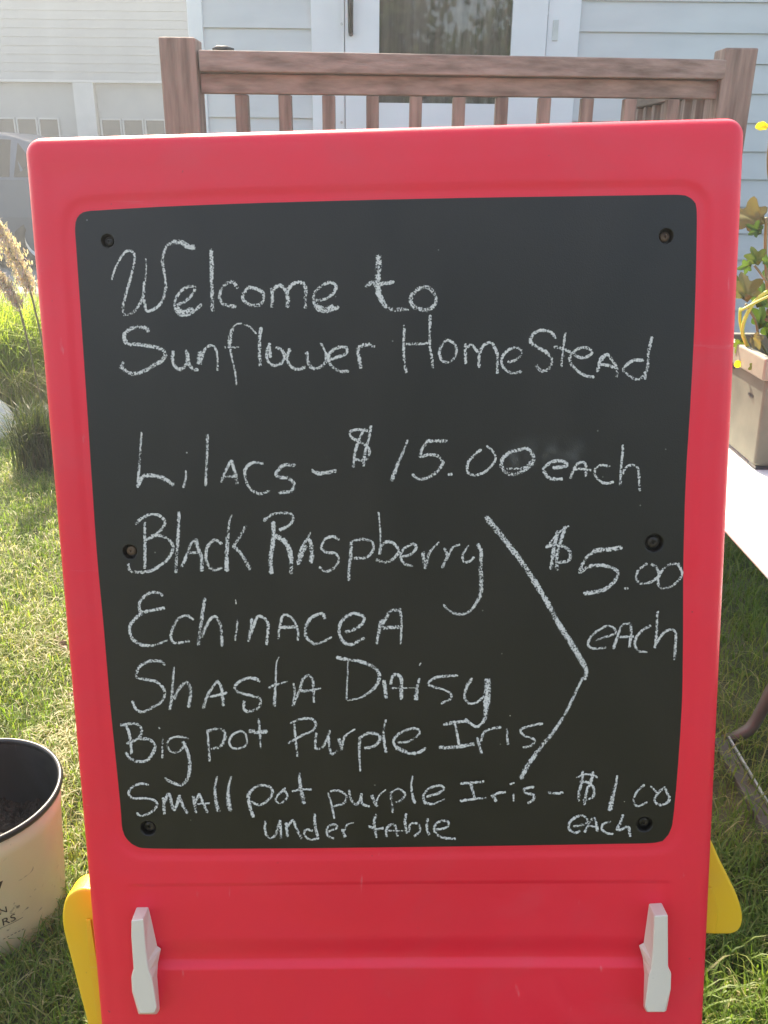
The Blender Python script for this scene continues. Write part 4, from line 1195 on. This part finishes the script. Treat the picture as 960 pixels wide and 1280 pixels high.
# yellow blossom hanging left of the planter
leafmesh(pxY(923, 450, YP), .014, (-.5, -1, .2), (0, 0, -1), .5, M['petal'], vine, name='petal', lobes=2)

# ---------------------------------------------------------------- lawn grass
M['grass'] = leafmat('grass_blade', [(.040, .075, .018), (.08, .14, .028), (.14, .21, .045), (.24, .25, .09), (.42, .37, .22)], trans=.5)
parts = []
def tufts(x0, x1, y0, y1, dens, Lr=(.02, .065), wr=(.0018, .004), straw=.10, clump=.6):
    n = int((x1-x0)*(y1-y0)*dens); nc = max(1, n//12)
    cx = npr.uniform(x0, x1, nc); cy = npr.uniform(y0, y1, nc); which = npr.integers(0, nc, n); cl = npr.random(n) < clump
    x = np.where(cl, cx[which]+npr.normal(0, .014, n), npr.uniform(x0, x1, n)); y = np.where(cl, cy[which]+npr.normal(0, .014, n), npr.uniform(y0, y1, n))
    L_ = npr.uniform(*Lr, n)*(.75+.5*npr.random(nc)[which]); wd = npr.uniform(*wr, n)
    patch = .5+.5*np.sin(x*3.1+1.3*np.sin(y*2.3))*np.sin(y*3.7+x*1.1+1)
    t = np.clip(.12+.45*npr.random(n)+.25*patch+.10*(npr.random(nc)[which]-.5), 0, .80)
    st_ = npr.random(n) < straw*(.4+1.2*patch); t[st_] = npr.uniform(.8, 1, st_.sum()); L_[st_] *= .8
    lean = npr.uniform(.15, 1.0, n); lean[st_] = npr.uniform(.9, 1.5, st_.sum())
    P = np.stack([x, y, np.full(n, -.002)], 1)
    parts.append(blades(P, L_, wd, np.minimum(lean, 1.25), npr.uniform(0, 2*np.pi, n), t))
tufts(-2.3, -.25, .6, 4.6, 12000, wr=(.0014, .0032)); tufts(-1.0, -.25, .65, 2.2, 15000, straw=.14, wr=(.0012, .003))
tufts(.3, 1.7, .7, 3.4, 8000, Lr=(.035, .085), straw=.05); tufts(.32, .8, .75, 1.3, 16000, Lr=(.03, .08), straw=.15)
tufts(-.3, .35, .3, 2.4, 4000); tufts(-4.5, -2.2, -.5, 8.3, 1800); tufts(-2.3, -.9, 4.5, 8.3, 3500, Lr=(.04, .08), wr=(.003, .006)); tufts(1.6, 4.5, -.5, 4.4, 1800); tufts(-2.3, 1.7, -1, .5, 1500)
tufts(-2.3, -.25, .6, 3.5, 1500, Lr=(.010, .022), wr=(.006, .012), straw=0, clump=.95)
tufts(.3, 1.2, .7, 2, 1200, Lr=(.010, .022), wr=(.006, .012), straw=0, clump=.95)
# dead thatch beside the left leg of the easel
def thatch(cx, cy, sx, sy, n):
    x = npr.normal(cx, sx, n); y = npr.normal(cy, sy, n); P = np.stack([x, y, np.full(n, .006)], 1)
    parts.append(blades(P, npr.uniform(.02, .055, n), npr.uniform(.0018, .0035, n), np.full(n, 1.2), npr.uniform(0, 2*np.pi, n), npr.uniform(.78, 1, n)))
tq = atZ(92, 930, 0); thatch(tq.x, tq.y, .035, .16, 1500)
tq = atZ(68, 800, 0); thatch(tq.x, tq.y, .10, .10, 700)
tq = atZ(30, 700, 0); thatch(tq.x, tq.y, .25, .25, 900)
tq = atZ(40, 600, 0); thatch(tq.x, tq.y, .2, .12, 900)
# longer grass at the foot of the mound
V = np.concatenate([p_[0] for p_ in parts]); off = np.cumsum([0]+[len(p_[0]) for p_ in parts])
fastmesh('grass', V, np.concatenate([p_[1] for p_ in parts]), np.concatenate([p_[2]+off[i] for i, p_ in enumerate(parts)]), M['grass'], tint=np.concatenate([p_[3] for p_ in parts]), kind='stuff')['label'] = 'short sunlit lawn grass mixed with straw'
# dead leaves on the lawn
M['deadleaf'] = leafmat('dead_leaf', [(.16, .09, .055), (.30, .22, .15)], trans=.2)
for k, (x, y, sz, t) in enumerate(((73, 806, .034, .1), (84, 870, .02, .9), (66, 799, .02, .8))):
    q = atZ(x, y, .03); o = leafmesh(q, sz, (.2, -.5, 1), (1, .3, .1), t, M['deadleaf'], None, name='dead_leaf', lobes=2)
    setp(o, ['curled brown dead leaf lying in the grass close to the left edge of the easel', 'small pale dead leaf nearest the easel in the thatch', 'small tan dead leaf lying just beyond the brown one'][k], 'leaf')

# ---------------------------------------------------------------- ornamental grass mound, flower plumes, stone
def fan(name, cx, cy, n, L0, L1, lean0, lean1, t0, t1, label, cat, mt, wd=(.003, .006), r=.09, azr=(0, 6.283), parent=None):
    x = npr.normal(cx, r, n); y = npr.normal(cy, r, n)
    V, s_, i_, t_ = blades(np.stack([x, y, np.zeros(n)], 1), npr.uniform(L0, L1, n), npr.uniform(*wd, n), npr.uniform(lean0, lean1, n), npr.uniform(*azr, n), npr.uniform(t0, t1, n), curl=1.6)
    o = fastmesh(name, V, s_, i_, mt, parent, tint=t_)
    if cat: setp(o, label, cat)
    return o
M['mound'] = leafmat('mound_blade', [(.05, .07, .03), (.15, .22, .03), (.26, .34, .05), (.38, .34, .20), (.46, .40, .27)], trans=.5)
mc = atZ(4, 512, 0)
mound = thing('ornamental_grass', 'bright yellow-green mound of tall ornamental grass with a straw-coloured skirt under the flower spikes', 'ornamental grass', (mc.x, mc.y, 0))
fan('green_blades', mc.x-.04, mc.y+.05, 3800, .40, .74, .15, .85, .38, .66, None, None, M['mound'], wd=(.004, .008), r=.12, parent=mound)['kind'] = 'stuff'
fan('straw_blades', mc.x-.0, mc.y-.02, 1700, .26, .46, .85, 1.3, .72, 1, None, None, M['mound'], wd=(.002, .005), r=.13, parent=mound)['kind'] = 'stuff'
tc_ = atZ(40, 590, 0)
tuft = thing('grass_tuft', 'dark tuft of coarse grass in front of the ornamental grass mound', 'grass tuft', (tc_.x, tc_.y, 0))
fan('dark_blades', tc_.x+.03, tc_.y+.02, 700, .14, .36, .1, .7, 0, 1, None, None, leafmat('dark_tuft_blade', [(.02, .03, .012), (.05, .075, .025), (.12, .12, .06)], trans=.3), wd=(.003, .007), r=.035, parent=tuft)['kind'] = 'stuff'  # blade colours darker than those of the mound
M['plume'] = leafmat('flower_plume', [(.48, .34, .38), (.58, .47, .46), (.46, .42, .30)], trans=.3)
def plume(p0, p1, label, n=1500, r0=.038):
    p0, p1 = Vector(p0), Vector(p1); base = Vector((p1.x+.06, p1.y, 0))
    t = thing('flower_spike', label, 'flower', tuple(base))
    path = smooth_path([base, p1, (p0+p1)/2+Vector((0, 0, .01)), p0], .02)
    V, Fc = tube(path, .004, 6); mesh('stem', V, Fc, M['darkstem'], t, smooth=True)
    f = npr.random(n); c = np.array(p0)[None]*(1-f)[:, None]+np.array(p1)[None]*f[:, None]; rr_ = r0*(.25+.9*np.sin(np.clip(f, .05, .95)*np.pi*.75+.2))
    c += npr.normal(0, 1, (n, 3))*(rr_*.45)[:, None]
    V, s_, i_, t_ = blades(c, npr.uniform(.010, .028, n), npr.uniform(.003, .0065, n), npr.uniform(-.2, 1.1, n), npr.uniform(0, 6.283, n), npr.random(n))
    fastmesh('blossoms', V, s_, i_, M['plume'], t, tint=t_)['kind'] = 'stuff'
plume(atY(-6, 278, 3.7), atY(38, 364, 3.7), 'upper pinkish cream flower spike leaning left above the ornamental grass')
plume(atY(-8, 338, 3.6), atY(24, 385, 3.6), 'lower pale flower spike just above the top of the ornamental grass', n=900, r0=.028)
def stone(c, r, label):
    bm = bmesh.new(); bmesh.ops.create_icosphere(bm, subdivisions=4, radius=1)
    for v_ in bm.verts:
        q_ = v_.co; k_ = 1+.12*math.sin(q_.x*3.1+1)*math.cos(q_.y*2.7)+.06*math.sin(q_.z*7+q_.x*5)
        v_.co = Vector((q_.x*r[0]*k_, q_.y*r[1]*k_, max(-.02, q_.z*r[2]*k_)))
    V = [v_.co.copy()+Vector(c) for v_ in bm.verts]; Fc = [tuple(v_.index for v_ in f_.verts) for f_ in bm.faces]; bm.free()
    o = mesh('stone', V, Fc, mat('pale_stone', (.55, .54, .52), (.72, .71, .69), rough=.85, scale=12, bump=.6, bdist=.006), smooth=True); setp(o, label, 'stone')
sq = atZ(-4, 546, 0); stone((sq.x, sq.y, .02), (.10, .08, .14), 'pale rounded stone in the grass below the ornamental grass')

# ---------------------------------------------------------------- trees (some behind the camera, mirrored in the door)
M['bark'] = mat('bark', (.09, .07, .055), (.20, .17, .14), rough=.9, scale=6, stretch=(4, 4, .8), bump=1, bscale=14, bdist=.02)
M['leaf'] = leafmat('tree_leaf', [(.03, .055, .015), (.06, .10, .025), (.10, .14, .04)], trans=.35)
def tree(x, y, h, r, label, seed, ncl=90, per=60):
    g_ = np.random.default_rng(seed); t = thing('tree', label, 'tree', (x, y, 0)); rr_ = random.Random(seed)
    V, Fc = tube([(x, y, -.05), (x+.05, y, h*.3), (x-.05, y+.05, h*.6), (x, y, h*.9)], [.17*h/6, .13*h/6, .08*h/6, .02], 12); V, Fc = list(V), list(Fc)
    for k in range(9):
        a = rr_.uniform(0, 6.28); z0_ = h*rr_.uniform(.28, .7); L_ = r*rr_.uniform(.5, .95)
        v2, f2 = tube([(x, y, z0_), (x+math.cos(a)*L_*.5, y+math.sin(a)*L_*.5, z0_+L_*.4), (x+math.cos(a)*L_, y+math.sin(a)*L_, z0_+L_*.9)], [.07*h/6, .045*h/6, .012], 8)
        b_ = len(V); V += v2; Fc += [tuple(i+b_ for i in f) for f in f2]
    mesh('trunk', V, Fc, M['bark'], t, smooth=True)
    d = g_.normal(0, 1, (ncl, 3)); d /= np.linalg.norm(d, axis=1)[:, None]; rad_ = g_.random(ncl)**.45
    c = d*rad_[:, None]*np.array([r, r, h*.34]); c += np.array([x, y, h*.66])
    n = ncl*per; cc_ = np.repeat(c, per, 0)+g_.normal(0, r*.13, (n, 3))
    V, s_, i_, t_ = blades(cc_, g_.uniform(.10, .2, n), g_.uniform(.06, .11, n), g_.uniform(-.5, 1, n), g_.uniform(0, 6.283, n), np.clip(np.repeat(g_.random(ncl), per)*.6+g_.random(n)*.4, 0, 1))
    fastmesh('crown', V, s_, i_, M['leaf'], t, tint=t_)['kind'] = 'stuff'
tree(-.6, -6.5, 3.7, 1.7, 'leafy tree standing on the lawn opposite the house door, the nearer of two', 3)
tree(2.9, -9.5, 4.2, 2.0, 'leafy tree farther back across the lawn from the house', 4)
tree(-13, 24, 8, 3.2, 'dark leafy tree growing behind the garage at the far left', 5)
tree(10.5, 9, 7, 2.6, 'leafy tree beyond the right end of the house', 6)

# ---------------------------------------------------------------- milky veil: volume added to stand for sun glare in the lens
if VEIL_DENSITY > 0:
    m = bpy.data.materials.new('glare_veil_air'); m.use_nodes = True; nt = m.node_tree
    for n_ in list(nt.nodes):
        if n_.type == 'BSDF_PRINCIPLED': nt.nodes.remove(n_)
    pv = N(nt, 'ShaderNodeVolumePrincipled'); pv.inputs['Color'].default_value = (.86, .93, 1, 1); pv.inputs['Density'].default_value = VEIL_DENSITY; pv.inputs['Anisotropy'].default_value = .6
    nt.links.new(pv.outputs[0], nt.nodes['Material Output'].inputs['Volume'])
    box('glare_veil', -901, 901, -901, 901, -1, 12, m, None, kind='stuff')
